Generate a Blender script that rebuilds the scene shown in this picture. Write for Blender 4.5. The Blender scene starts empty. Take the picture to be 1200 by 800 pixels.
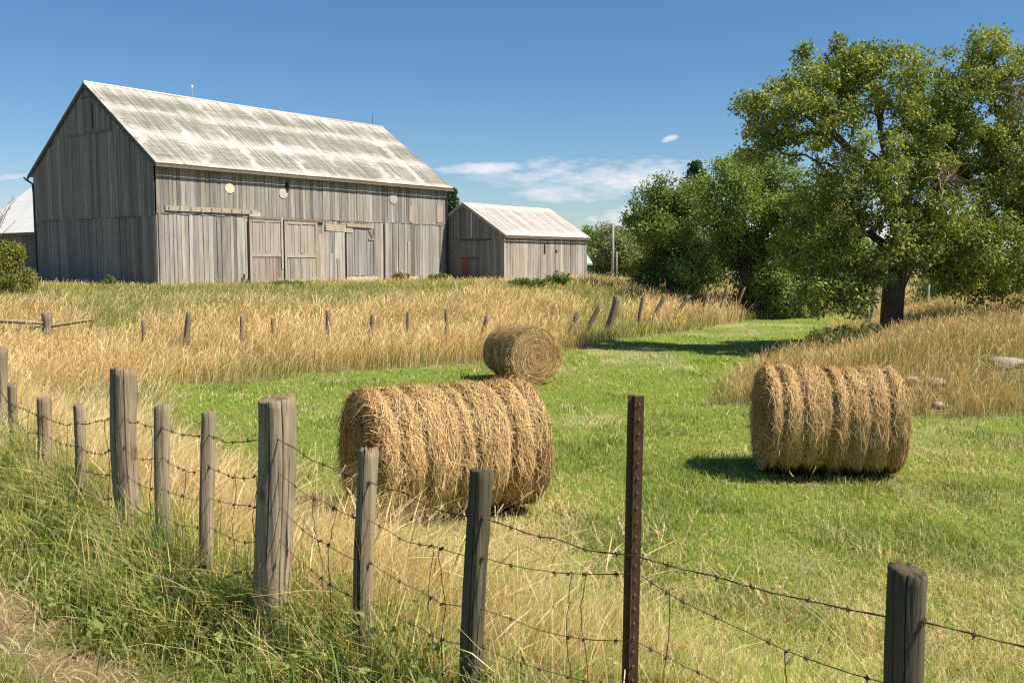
import bpy, math, random
import numpy as np
from math import sin, cos, pi, radians as R, sqrt, atan2, hypot
from mathutils import Vector, Matrix
rnd = random.Random(7)
rng = np.random.default_rng(7)
C = bpy.context.scene
COL = C.collection

# ------------------------------------------------------------------ camera, sky, sun, exposure
F, CZ, HOR = 1120.0, 2.9, 304.0            # focal length in photo pixels (1200 wide), eye height, horizon row
PITCH = math.atan((400 - HOR) / F)
cam_d = bpy.data.cameras.new('camera'); cam = bpy.data.objects.new('camera', cam_d); COL.objects.link(cam)
cam.location = (0, 0, CZ); cam.rotation_euler = (pi / 2 - PITCH, 0, 0)
cam_d.sensor_width = 36; cam_d.lens = 36 * F / 1200
cam_d.clip_start = 0.05; cam_d.clip_end = 6000
C.camera = cam
SUN_AZ, SUN_EL = R(-20), R(54)             # azimuth from +X, elevation
sd = Vector((cos(SUN_AZ) * cos(SUN_EL), sin(SUN_AZ) * cos(SUN_EL), sin(SUN_EL)))
sun_d = bpy.data.lights.new('sun', 'SUN'); sun_d.energy = 5.0; sun_d.angle = R(0.5); sun_d.color = (1, .93, .80)
sun = bpy.data.objects.new('sun', sun_d); COL.objects.link(sun)
sun.location = sd * 50; sun.rotation_euler = sd.to_track_quat('Z', 'Y').to_euler()
C.view_settings.view_transform = 'Standard'; C.view_settings.look = 'None'
C.view_settings.exposure = 0.6; C.view_settings.gamma = 1.0
C.cycles.max_bounces = 6; C.cycles.diffuse_bounces = 3; C.cycles.transmission_bounces = 4
C.cycles.use_denoising = False
C.cycles.pixel_filter_type = 'BLACKMAN_HARRIS'; C.cycles.filter_width = 1.2

W = bpy.data.worlds.new('World'); C.world = W; W.use_nodes = True
nt = W.node_tree; nt.nodes.clear()
def wn(t, **k):
    n = nt.nodes.new(t)
    for a, b in k.items(): setattr(n, a, b)
    return n
def wmath(op, a, b=None, c=None):
    n = wn('ShaderNodeMath', operation=op)
    for i, v in enumerate((a, b, c)):
        if v is None: continue
        if isinstance(v, (int, float)): n.inputs[i].default_value = v
        else: nt.links.new(v, n.inputs[i])
    return n.outputs[0]
sky = wn('ShaderNodeTexSky', sky_type='NISHITA', sun_disc=False)
sky.sun_elevation = SUN_EL; sky.sun_rotation = pi / 2 - SUN_AZ
sky.air_density = 1.0; sky.dust_density = 0.35; sky.ozone_density = 5.0; sky.altitude = 300
tc = wn('ShaderNodeTexCoord'); sep = wn('ShaderNodeSeparateXYZ'); nt.links.new(tc.outputs['Generated'], sep.inputs[0])
yy = wmath('MAXIMUM', sep.outputs[1], 0.02)
U = wmath('DIVIDE', sep.outputs[0], yy); V = wmath('DIVIDE', sep.outputs[2], yy)
nz = wn('ShaderNodeTexNoise'); nz.inputs['Scale'].default_value = 26; nz.inputs['Detail'].default_value = 8; nz.inputs['Roughness'].default_value = .62
mp = wn('ShaderNodeMapping'); mp.inputs['Scale'].default_value = (.5, 1, 1.7); mp.inputs['Rotation'].default_value = (0, R(6), 0)
nt.links.new(tc.outputs['Generated'], mp.inputs[0]); nt.links.new(mp.outputs[0], nz.inputs['Vector'])
nz2 = wn('ShaderNodeTexNoise'); nz2.inputs['Scale'].default_value = 150; nz2.inputs['Detail'].default_value = 5; nt.links.new(mp.outputs[0], nz2.inputs['Vector'])
nfac = wmath('ADD', wmath('MULTIPLY', nz.outputs['Fac'], .78), wmath('MULTIPLY', nz2.outputs['Fac'], .22))
total = None
#          px,  py,  half width, half height, tilt, density
CLOUDS = [(712, 211, 122, 26, -.03, .92), (650, 222, 70, 14, 0, .7), (566, 199, 52, 7, -.03, .85), (580, 208, 40, 7, 0, .25), (784, 164, 9, 4, -.25, .8), (779, 167, 7, 2.6, -.25, .6), (740, 200, 60, 14, -.05, .5),
          (694, 257, 9, 5, 0, .7), (728, 250, 26, 11, -.05, .95), (18, 209, 34, 4, -.12, .55), (1215, 228, 42, 34, 0, 1.2), (1215, 300, 70, 16, 0, 1.1), (735, 262, 60, 14, 0, .5), (960, 268, 160, 16, 0, .9),
          (-350, 150, 240, 40, .05, 1.0), (1700, 170, 260, 50, .05, 1.0)]
for px, py, a, b, tl, dn in CLOUDS:
    cu, cv = (px - 600) / F, (HOR - py) / F
    du = wmath('SUBTRACT', U, cu); dv = wmath('SUBTRACT', V, cv)
    dv = wmath('ADD', dv, wmath('MULTIPLY', du, tl))
    e = wmath('ADD', wmath('POWER', wmath('ABSOLUTE', wmath('DIVIDE', du, a / F)), 2.0), wmath('POWER', wmath('ABSOLUTE', wmath('DIVIDE', dv, b / F)), 2.0))
    m = wmath('SUBTRACT', 1.0, e)
    m = wmath('ADD', m, wmath('MULTIPLY', wmath('SUBTRACT', nfac, .5), 5.0))
    m = wmath('MULTIPLY', m, .75)
    mm = wn('ShaderNodeClamp'); nt.links.new(m, mm.inputs[0])
    # keep clouds inside a soft neighbourhood of their centre
    lim = wn('ShaderNodeClamp'); nt.links.new(wmath('SUBTRACT', 2.3, e), lim.inputs[0])
    m = wmath('MULTIPLY', wmath('MULTIPLY', mm.outputs[0], lim.outputs[0]), dn)
    total = m if total is None else wmath('MAXIMUM', total, m)
front = wmath('GREATER_THAN', sep.outputs[1], 0.05)
total = wmath('MULTIPLY', wmath('MINIMUM', total, .93), front)
hs = wn('ShaderNodeHueSaturation'); hs.inputs['Saturation'].default_value = 1.18; hs.inputs['Value'].default_value = .85; hs.inputs['Hue'].default_value = .499
nt.links.new(sky.outputs[0], hs.inputs['Color'])
mix = wn('ShaderNodeMix', data_type='RGBA'); nt.links.new(total, mix.inputs[0]); nt.links.new(hs.outputs[0], mix.inputs[6])
mix.inputs[7].default_value = (7.4, 7.1, 7.5, 1)
bg = wn('ShaderNodeBackground'); bg.inputs['Strength'].default_value = 0.088
nt.links.new(mix.outputs[2], bg.inputs[0]); wo = wn('ShaderNodeOutputWorld'); nt.links.new(bg.outputs[0], wo.inputs[0])

# ------------------------------------------------------------------ helpers
def ray(px, py):
    d = Vector(((px - 600) / F, 1.0, (400 - py) / F))
    return Vector((d.x, cos(PITCH) * d.y + sin(PITCH) * d.z, -sin(PITCH) * d.y + cos(PITCH) * d.z))
def at(px, py, Y):
    d = ray(px, py); k = Y / d.y
    return Vector((d.x * k, Y, CZ + d.z * k))
def hash2(i, j, s):
    v = (i * 374761393 + j * 668265263 + s * 1442695041) & 0xFFFFFFFF
    v = ((v ^ (v >> 13)) * 1274126177) & 0xFFFFFFFF
    return ((v ^ (v >> 16)) & 0xFFFF) / 65535.0
def vnoise(x, y, s=0):
    x = np.asarray(x, float); y = np.asarray(y, float)
    i = np.floor(x).astype(np.int64); j = np.floor(y).astype(np.int64)
    u = x - i; v = y - j; u = u * u * (3 - 2 * u); v = v * v * (3 - 2 * v)
    return (hash2(i, j, s) * (1 - u) + hash2(i + 1, j, s) * u) * (1 - v) + (hash2(i, j + 1, s) * (1 - u) + hash2(i + 1, j + 1, s) * u) * v
def fbm(x, y, s=0, o=3):
    t = 0; a = .5; n = 0
    for k in range(o):
        t = t + a * vnoise(x * 2 ** k, y * 2 ** k, s + k); n += a; a *= .5
    return t / n
def sstep(a, b, x):
    t = np.clip((x - a) / (b - a), 0, 1); return t * t * (3 - 2 * t)

# terrain -----------------------------------------------------------
BACK = [(-60, 13), (-9.5, 20.9), (-1.2, 26.2), (3.4, 33.0), (12, 46), (20, 52), (60, 60)]
def back_y(x):
    x = np.asarray(x, float)
    return np.interp(x, [p[0] for p in BACK], [p[1] for p in BACK]) + (vnoise(x * .6, x * 0, 5) - .5) * 1.2
def fence_d(x, y):                       # distance from the near fence towards the field
    return (x + 1.12) * .70 + (y - 4.5) * .714
def knoll(x, y):
    d1 = (x - 4.3) * .899 - (y - 20) * .438
    d2 = y - 17.5 - .10 * np.maximum(7.5 - x, 0) ** 2 + (x > 9) * (x - 9) * .02
    sd_ = np.minimum(d1, d2) + (vnoise(x * .6, y * .6, 9) - .5) * 1.1
    return 1 - sd_ / 8.0
def height(x, y):
    x = np.asarray(x, float); y = np.asarray(y, float)
    d = fence_d(x, y)
    bank = 1.0 * (1 - sstep(0.2, 4.6, d)) + .12 * sstep(0, 2, -d)
    bank = bank * np.clip(1 - .035 * (y - 4.5), .35, 1.1)
    b = y - back_y(x)
    top = np.interp(x, [-40, -2, 3, 12, 40], [1.75, 1.6, 1.35, 1.15, 1.1])
    rise = top * sstep(-.6, 17, b * .85)
    kn = .95 * sstep(0, .55, 1.0 - knoll(x, y))
    z = bank + np.maximum(rise, kn)
    z = z + (fbm(x * .5, y * .5, 3) - .5) * .12 * sstep(0, 1.5, np.abs(d) + .2) + (fbm(x * 2.3, y * 2.3, 4) - .5) * .05
    far = sstep(90, 400, np.hypot(x, y))
    return z * (1 - far) + far * 1.0
def hz(x, y): return float(height(x, y))

def link(name, me, mat, parent=None, loc=None):
    o = bpy.data.objects.new(name, me); COL.objects.link(o)
    if mat:
        for m_ in (mat if isinstance(mat, (list, tuple)) else [mat]): me.materials.append(m_)
    if parent: o.parent = parent
    if loc is not None: o.location = loc
    return o
def tag(o, label=None, cat=None, group=None, kind=None):
    if label: o['label'] = label
    if cat: o['category'] = cat
    if group: o['group'] = group
    if kind: o['kind'] = kind
    return o
def empty(name, loc=(0, 0, 0), rz=0, label=None, cat=None, group=None):
    o = bpy.data.objects.new(name, None); COL.objects.link(o); o.location = loc; o.rotation_euler = (0, 0, rz)
    o.empty_display_size = .2
    return tag(o, label, cat, group)
class MB:
    def __init__(s): s.v = []; s.f = []; s.c = []; s.smooth = False
    def add(s, vs, fs, c=(1, 1, 1)):
        b = len(s.v); s.v += [tuple(v) for v in vs]; s.f += [tuple(b + i for i in f) for f in fs]
        s.c += [c] * len(vs)
    def box(s, c, d, col=(1, 1, 1), rot=None):
        x, y, z = d[0] / 2, d[1] / 2, d[2] / 2
        vs = [Vector((a * x, b * y, e * z)) for e in (-1, 1) for a, b in ((-1, -1), (1, -1), (1, 1), (-1, 1))]
        if rot is not None: vs = [rot @ v for v in vs]
        vs = [v + Vector(c) for v in vs]
        s.add(vs, [(0, 3, 2, 1), (4, 5, 6, 7), (0, 1, 5, 4), (1, 2, 6, 5), (2, 3, 7, 6), (3, 0, 4, 7)], col)
    def hexa(s, vs, col=(1, 1, 1)):   # bottom four, top four
        s.add(vs, [(0, 3, 2, 1), (4, 5, 6, 7), (0, 1, 5, 4), (1, 2, 6, 5), (2, 3, 7, 6), (3, 0, 4, 7)], col)
    def tube(s, pts, rad, n=6, col=(1, 1, 1), cap=True):
        pts = [Vector(p) for p in pts]; m = len(pts)
        if not isinstance(rad, (list, tuple)): rad = [rad] * m
        b = len(s.v); up = None
        for i, p in enumerate(pts):
            t = (pts[min(i + 1, m - 1)] - pts[max(i - 1, 0)]).normalized()
            if up is None:
                up = t.orthogonal().normalized()
            else:
                up = (up - t * up.dot(t)); up = up.normalized() if up.length > 1e-6 else t.orthogonal().normalized()
            w = t.cross(up)
            for k in range(n):
                a = 2 * pi * k / n
                s.v.append(tuple(p + (up * cos(a) + w * sin(a)) * rad[i])); s.c.append(col)
        for i in range(m - 1):
            for k in range(n):
                q = (k + 1) % n
                s.f.append((b + i * n + k, b + i * n + q, b + (i + 1) * n + q, b + (i + 1) * n + k))
        if cap:
            s.f.append(tuple(b + k for k in range(n))[::-1]); s.f.append(tuple(b + (m - 1) * n + k for k in range(n)))
    def build(s, name, mat, parent=None, smooth=False, off=None, loc=None):
        me = bpy.data.meshes.new(name)
        vs = s.v if off is None else [(a - off[0], b - off[1], c - off[2]) for a, b, c in s.v]
        me.from_pydata(vs, [], s.f)
        at_ = me.attributes.new('col', 'FLOAT_COLOR', 'POINT')
        at_.data.foreach_set('color', np.hstack([np.array(s.c, np.float32).reshape(-1, 3), np.ones((len(s.c), 1), np.float32)]).ravel())
        if smooth: me.polygons.foreach_set('use_smooth', [True] * len(me.polygons))
        me.update()
        return link(name, me, mat, parent, loc)
def build_split(mb, name, mat, parent, per=8):
    """every box of the builder becomes a part of its own"""
    for i in range(0, len(mb.v), per):
        q = MB(); q.v = mb.v[i:i + per]; q.c = mb.c[i:i + per]
        q.f = [tuple(k - i for k in f) for f in mb.f if i <= min(f) < i + per]
        q.build(name, mat, parent)
def np_mesh(name, V, faces_flat, sizes, cols, mat, parent=None, smooth=False, loc=None):
    me = bpy.data.meshes.new(name)
    n = len(V); nf = len(sizes)
    me.vertices.add(n); me.vertices.foreach_set('co', np.ascontiguousarray(V, np.float32).ravel())
    me.loops.add(len(faces_flat)); me.loops.foreach_set('vertex_index', np.ascontiguousarray(faces_flat, np.int32))
    st = np.zeros(nf, np.int32); st[1:] = np.cumsum(sizes)[:-1]
    me.polygons.add(nf); me.polygons.foreach_set('loop_start', st); me.polygons.foreach_set('loop_total', np.asarray(sizes, np.int32))
    if smooth: me.polygons.foreach_set('use_smooth', np.ones(nf, bool))
    me.update(calc_edges=True)
    a = me.attributes.new('col', 'FLOAT_COLOR', 'POINT')
    a.data.foreach_set('color', np.hstack([cols, np.ones((n, 1))]).astype(np.float32).ravel())
    return link(name, me, mat, parent, loc)

# ------------------------------------------------------------------ materials
class NT:
    def __init__(s, name):
        s.m = bpy.data.materials.new(name); s.m.use_nodes = True; s.t = s.m.node_tree; s.t.nodes.clear()
        s.out = s.t.nodes.new('ShaderNodeOutputMaterial')
    def n(s, t, inp=None, **k):
        n = s.t.nodes.new(t)
        for a, b in k.items(): setattr(n, a, b)
        for a, b in (inp or {}).items():
            if isinstance(b, bpy.types.NodeSocket): s.t.links.new(b, n.inputs[a])
            else: n.inputs[a].default_value = b
        return n
    def math(s, op, a, b=0.0, clamp=False):
        return s.n('ShaderNodeMath', {0: a, 1: b}, operation=op, use_clamp=clamp).outputs[0]
    def mix(s, f, a, b, bt='MIX'):
        n = s.n('ShaderNodeMix', data_type='RGBA', blend_type=bt)
        for i, v in ((0, f), (6, a), (7, b)):
            if isinstance(v, bpy.types.NodeSocket): s.t.links.new(v, n.inputs[i])
            else: n.inputs[i].default_value = v if i == 0 else (tuple(v) + (1,))[:4]
        return n.outputs[2]
    def noise(s, vec, scale, detail=3, rough=.55):
        return s.n('ShaderNodeTexNoise', {'Vector': vec, 'Scale': scale, 'Detail': detail, 'Roughness': rough}).outputs['Fac']
    def mapv(s, vec, scale=(1, 1, 1), loc=(0, 0, 0)):
        return s.n('ShaderNodeMapping', {'Vector': vec, 'Scale': scale, 'Location': loc}).outputs[0]
    def ramp(s, f, lo, hi):
        return s.n('ShaderNodeMapRange', {'Value': f, 'From Min': lo, 'From Max': hi}, clamp=True).outputs[0]
    def obj(s): return s.n('ShaderNodeTexCoord').outputs['Object']
    def attr(s, name='col'): return s.n('ShaderNodeAttribute', attribute_name=name).outputs['Color']
    def finish(s, color, rough=.8, bump=None, bd=.02, metal=0.0, spec=.3, bs=1.0):
        p = s.n('ShaderNodeBsdfPrincipled', {'Base Color': color if isinstance(color, bpy.types.NodeSocket) else tuple(color) + (1,), 'Roughness': rough, 'Metallic': metal, 'Specular IOR Level': spec})
        if bump is not None:
            b = s.n('ShaderNodeBump', {'Height': bump, 'Distance': bd, 'Strength': bs}); s.t.links.new(b.outputs[0], p.inputs['Normal'])
        s.t.links.new(p.outputs[0], s.out.inputs[0]); return s.m
def mat_leafy(name, trans=.35, gloss=.04, tcol=(1.25, 1.15, .6)):
    s = NT(name); c = s.attr()
    d = s.n('ShaderNodeBsdfDiffuse', {'Color': c}).outputs[0]
    tcn = s.mix(1.0, c, tcol, 'MULTIPLY')
    t = s.n('ShaderNodeBsdfTranslucent', {'Color': tcn}).outputs[0]
    m = s.n('ShaderNodeMixShader', {0: trans, 1: d, 2: t}).outputs[0]
    g = s.n('ShaderNodeBsdfGlossy', {'Roughness': .55, 'Color': (.9, .95, 1, 1)}).outputs[0]
    m2 = s.n('ShaderNodeMixShader', {0: gloss, 1: m, 2: g}).outputs[0]
    s.t.links.new(m2, s.out.inputs[0]); return s.m
def mat_flat(name, col, rough=.7, metal=0.0, var=.25, scale=6, bump=.004):
    s = NT(name); o = s.obj(); n = s.noise(o, scale, 5)
    c = s.mix(n, [x * (1 - var) for x in col], [min(1, x * (1 + var)) for x in col])
    c = s.mix(1.0, c, s.attr(), 'MULTIPLY')
    return s.finish(c, rough, s.noise(o, scale * 5, 3), bump, metal)
def mat_wood(name, lo, hi, streak=14.0, along=.55, knots=.5, warm=(.30, .20, .12), warmf=.25, bump=.006, dark=(.05, .042, .036), ax=2, darkf=.55, pale=(.55, .52, .48), palef=.0):
    s = NT(name); o = s.obj(); a = s.attr()
    sc = [streak] * 3; sc[ax] = along
    sc2 = [streak * 3.3] * 3; sc2[ax] = along * 1.5
    v = s.mapv(o, sc); v2 = s.mapv(o, sc2)
    n1 = s.noise(v, 1.0, 5, .65); n2 = s.noise(v2, 1.0, 4, .6)
    f = s.math('ADD', s.math('MULTIPLY', n1, .6), s.math('MULTIPLY', n2, .4))
    c = s.mix(s.ramp(f, .33, .66), lo, hi)
    big = s.noise(s.mapv(o, (.9, .9, .5)), 1.0, 4, .6)
    c = s.mix(s.math('MULTIPLY', s.ramp(big, .45, .75), warmf), c, warm)
    if palef: c = s.mix(s.math('MULTIPLY', s.ramp(s.noise(s.mapv(o, (5, 5, 2.2)), 1.0, 5, .8), .58, .70), palef), c, pale)
    cr = s.ramp(s.noise(s.mapv(o, [streak * 1.5 if i != ax else .35 for i in range(3)], (3, 1, 7)), 1.0, 3, .5), .66, .73)
    c = s.mix(s.math('MULTIPLY', cr, darkf), c, dark)
    if knots:
        vo = s.n('ShaderNodeTexVoronoi', {'Vector': s.mapv(o, (5, 5, 2.6)), 'Scale': 1.0}).outputs['Distance']
        c = s.mix(s.math('MULTIPLY', s.math('SUBTRACT', 1.0, s.ramp(vo, .05, .13)), knots), c, dark)
    c = s.mix(1.0, c, a, 'MULTIPLY')
    hgt = s.math('SUBTRACT', f, s.math('MULTIPLY', cr, .8))
    return s.finish(c, .88, hgt, bump, 0, .2)
M = {}
M['grass'] = mat_leafy('grass_blades', .35, .012)
M['straw'] = mat_leafy('straw_stems', .28, .006, (1.1, 1.0, .8))
M['hay'] = mat_leafy('bale_hay', .05, .006, (1.1, 1.0, .8))
M['leaf'] = mat_leafy('tree_leaves', .32, .022)
M['board'] = mat_wood('weathered_barn_boards', (.185, .168, .150), (.50, .46, .415), 9, .5, .55, (.30, .215, .15), .4, .008, palef=.28, pale=(.60, .53, .46))
M['gableboard'] = mat_wood('weathered_shaded_gable_boards', (.13, .123, .12), (.32, .30, .285), 9, .4, .4, (.2, .17, .14), .3, .008)  # darker, cooler copy of the barn boards; gable shade put into the colour
M['trimboard'] = mat_wood('trim_boards', (.30, .26, .21), (.50, .44, .36), 10, .6, .3, ax=0, knots=.2) if False else mat_wood('trim_boards', (.25, .225, .195), (.44, .395, .345), 7, 1.2, .2)
M['post'] = mat_wood('fence_post_wood', (.10, .07, .046), (.47, .365, .26), 24, 1.6, .0, (.20, .175, .085), .6, .012, (.018, .014, .011), darkf=.95, palef=.2, pale=(.42, .37, .31))
M['post2'] = mat_wood('fence_post_wood_dark', (.035, .028, .02), (.18, .145, .10), 24, 1.6, .0, (.06, .075, .035), .45, .010, (.012, .010, .008), darkf=.95)
M['oldpost'] = mat_wood('old_post_wood', (.12, .09, .065), (.32, .25, .19), 20, 1.5, .3)
M['bark'] = mat_wood('tree_bark', (.06, .047, .036), (.19, .15, .115), 12, 2.5, .0, (.05, .05, .03), .3, .03, (.012, .01, .009), darkf=.8)
M['wire'] = mat_flat('rusty_wire', (.13, .08, .06), .8, .3, .4, 40, .0005)
M['steel'] = mat_flat('rusted_steel', (.135, .070, .042), .6, .35, .35, 25, .001)
M['pink'] = mat_wood('faded_red_boards', (.27, .20, .175), (.42, .34, .30), 9, .8, .3, (.36, .19, .15), .75, .006)
M['panel'] = mat_wood('faded_door_boards', (.30, .255, .215), (.46, .40, .345), 9, .8, .3, (.33, .25, .2), .5, .006)
M['red'] = mat_flat('old_red_paint', (.20, .075, .06), .8, 0, .35, 4)
M['pale'] = mat_flat('pale_patch', (.68, .55, .40), .85, 0, .15, 3)
M['plaster'] = mat_flat('pale_stone', (.52, .45, .38), .9, 0, .3, 5, .01)
M['brick'] = mat_flat('orange_brick', (.42, .19, .09), .9, 0, .2, 6)
M['greenroof'] = mat_flat('green_sheet_roof', (.30, .40, .31), .55, .2, .1, 3)
M['darkmetal'] = mat_flat('dark_metal', (.05, .055, .06), .5, .5, .3, 10, .001)
M['whitemetal'] = mat_flat('pale_metal', (.5, .5, .5), .5, .5, .2, 10, .001)
M['pole'] = mat_wood('pole_wood', (.24, .22, .2), (.42, .39, .36), 12, .5, .1)
M['twine'] = mat_flat('blue_white_twine', (.52, .56, .66), .6, 0, .2, 8, .0005)
M['rock'] = mat_flat('field_stone', (.37, .295, .24), .9, 0, .4, 4, .02)
M['twig'] = mat_flat('dead_twigs', (.30, .22, .15), .85, 0, .3, 5, .002)

def mat_roof(name, base, white, amount, sheet_u, bands, brown=0.0):
    s = NT(name); uv = s.n('ShaderNodeUVMap', uv_map='UVMap').outputs[0]
    sp = s.n('ShaderNodeSeparateXYZ', {0: uv}); u = sp.outputs[0]; v = sp.outputs[1]
    streak = s.noise(s.mapv(uv, (7, .22, 1)), 1.0, 6, .72)          # streaks running down the slope
    streak2 = s.noise(s.mapv(uv, (24, .35, 1), (5, 2, 0)), 1.0, 3, .6)
    horiz = s.noise(s.mapv(uv, (.55, 10, 1), (3, 8, 0)), 1.0, 5, .7)   # dashes across the slope
    blot = s.noise(s.mapv(uv, (.22, .30, 1), (9, 1, 0)), 1.0, 5, .6)
    # wear: along sheet laps and at the ridge and the eave
    wv = s.noise(s.mapv(uv, (.28, .7, 1), (0, 4, 3)), 1.0, 5, .7)
    rag = s.noise(s.mapv(uv, (2.2, .5, 1), (1, 2, 3)), 1.0, 4, .7)
    lap = None
    for b, wd in bands:
        d = s.math('ABSOLUTE', s.math('ADD', s.math('ADD', s.math('SUBTRACT', v, b), s.math('MULTIPLY', s.math('SUBTRACT', wv, .5), 1.3)), s.math('MULTIPLY', s.math('SUBTRACT', rag, .5), 1.1)))
        m = s.math('SUBTRACT', 1.0, s.ramp(d, wd * .1, wd * 2.0))
        lap = m if lap is None else s.math('MAXIMUM', lap, m)
    fu = s.math('ABSOLUTE', s.math('SUBTRACT', s.math('FRACT', s.math('ADD', s.math('DIVIDE', u, sheet_u), s.math('MULTIPLY', wv, .9))), .5))
    seam = s.math('MULTIPLY', s.math('SUBTRACT', 1.0, s.ramp(fu, .02, .13)), s.ramp(blot, .35, .6))
    f = s.math('ADD', s.math('MULTIPLY', streak, 1.25), s.math('MULTIPLY', horiz, .75))
    f = s.math('ADD', f, s.math('MULTIPLY', streak2, .65))
    f = s.math('ADD', f, s.math('MULTIPLY', blot, .35))
    f = s.math('ADD', f, s.math('MULTIPLY', lap, .27)); f = s.math('ADD', f, s.math('MULTIPLY', seam, .26))
    f = s.ramp(f, 1.37 - amount, 1.93 - amount)
    c = s.mix(f, base, white)
    if brown:
        c = s.mix(s.math('MULTIPLY', s.ramp(s.noise(s.mapv(uv, (.9, 1.6, 1)), 1.0, 5, .7), .60, .72), brown), c, (.30, .20, .13))
    c = s.mix(1.0, c, s.attr(), 'MULTIPLY')
    corr = s.n('ShaderNodeMath', {0: s.math('MULTIPLY', u, 2 * pi / .2)}, operation='SINE').outputs[0]
    dash = s.math('FRACT', s.math('MULTIPLY', v, 2.2))
    b = s.math('ADD', s.math('MULTIPLY', corr, .5), s.math('MULTIPLY', s.ramp(dash, .88, 1.0), .8))
    return s.finish(c, .68, b, .012, 0.0, .3)
M['roof'] = mat_roof('worn_sheet_roof', (.150, .148, .118), (.62, .555, .475), -.05, 2.9, [(.1, .3), (2.6, .35), (5.0, .30), (7.0, .40)], .22)
M['roof2'] = mat_roof('pale_sheet_roof', (.24, .215, .195), (.57, .52, .475), .06, 1.2, [(0, .5), (3.6, .3)], .22)
M['roof3'] = mat_roof('white_sheet_roof', (.5, .48, .46), (.66, .64, .62), .6, 1.5, [(0, .5)])

s = NT('meadow_ground'); geo = s.n('ShaderNodeNewGeometry').outputs['Position']; a = s.attr()
n1 = s.noise(geo, 9, 6, .75); n2 = s.noise(geo, 60, 3, .6)
c = s.mix(1.0, a, s.mix(n1, (.62, .62, .62), (1.35, 1.35, 1.35)), 'MULTIPLY')
c = s.mix(1.0, c, s.mix(n2, (.55, .55, .55), (1.4, 1.4, 1.4)), 'MULTIPLY')
M['ground'] = s.finish(c, .95, s.math('ADD', n1, n2), .04, 0, .1)

# ------------------------------------------------------------------ ground
GREEN = np.array([.24, .375, .045]); YGREEN = np.array([.46, .48, .12]); STRAW = np.array([.95, .81, .47]); STRAW2 = np.array([.84, .64, .32])
OLIVE = np.array([.21, .235, .06]); DGREEN = np.array([.085, .155, .025]); DIRT = np.array([.36, .25, .14])
def tall_mask(x, y):
    """1 where the tall dry grass stands, 0 on the mown field"""
    b = sstep(-.7, .8, y - back_y(x) + (vnoise(x * 1.7, y * 1.7, 33) - .5) * .9)
    left = sstep(-.25, .5, (-.372 * y - x) + (vnoise(x * .5, y * .5, 31) - .5) * 1.2)
    kn = sstep(.98, 1.05, 2.0 - knoll(x, y))
    return np.maximum.reduce([b, left, kn])
def green_patch(x, y):
    return sstep(.46, .60, fbm(x * .26 + 3, y * .19 + 1, 41))
def ground_col(x, y):
    d = fence_d(x, y)[:, None]; t = tall_mask(x, y)[:, None]
    p = fbm(x * .35, y * .35, 51)[:, None]
    dry = sstep(.5, .75, fbm(x * .7, y * .7, 57))[:, None]
    lawn = GREEN * .75 * (1 - .6 * p) + YGREEN * .65 * .6 * p
    lawn = lawn * (1 - dry * .6) + (STRAW * .5) * dry * .6
    tallc = STRAW * .42 * (1 - .5 * p) + OLIVE * .5 * p
    c = lawn * (1 - t) + tallc * t
    strip = (sstep(-.2, .2, d) * (1 - sstep(1.8, 3.0, d)))
    c = c * (1 - strip) + (STRAW * .4 * .5 + OLIVE * .4) * strip
    near = sstep(.1, -.2, d) if False else 1 - sstep(-.3, .1, d)
    nearc = OLIVE * .55 + DGREEN * .25
    c = c * (1 - near) + nearc * near
    path = sstep(-1.08, -.9, d) * (1 - sstep(-.72, -.55, d)) * sstep(.48, .60, fbm(x * 1.6, y * 1.6, 61))[:, None]
    return c * (1 - path) + DIRT * path
def axis(edges):
    out = []
    for a_, b_, st in edges: out += list(np.arange(a_, b_, st))
    out.append(edges[-1][1]); return np.array(out)
gx = axis([(-3000, -400, 260), (-400, -100, 30), (-100, -34, 6), (-34, -8, .5), (-8, 8, .2), (8, 34, .5), (34, 100, 6), (100, 400, 30), (400, 3000, 260)])
gy = axis([(-400, -60, 60), (-60, -6, 6), (-6, 14, .2), (14, 70, .5), (70, 140, 5), (140, 400, 26), (400, 3400, 250)])
GX, GY = np.meshgrid(gx, gy); X = GX.ravel(); Y = GY.ravel()
nx, ny = len(gx), len(gy)
I = (np.arange(ny - 1)[:, None] * nx + np.arange(nx - 1)[None, :]).ravel()
faces = np.stack([I, I + 1, I + nx + 1, I + nx], 1).ravel()
gro = np_mesh('ground', np.stack([X, Y, height(X, Y)], 1), faces, np.full(len(I), 4), ground_col(X, Y), M['ground'], smooth=True)
tag(gro, 'meadow ground with a mown green field, a bank and a low rise', kind='structure')

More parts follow.
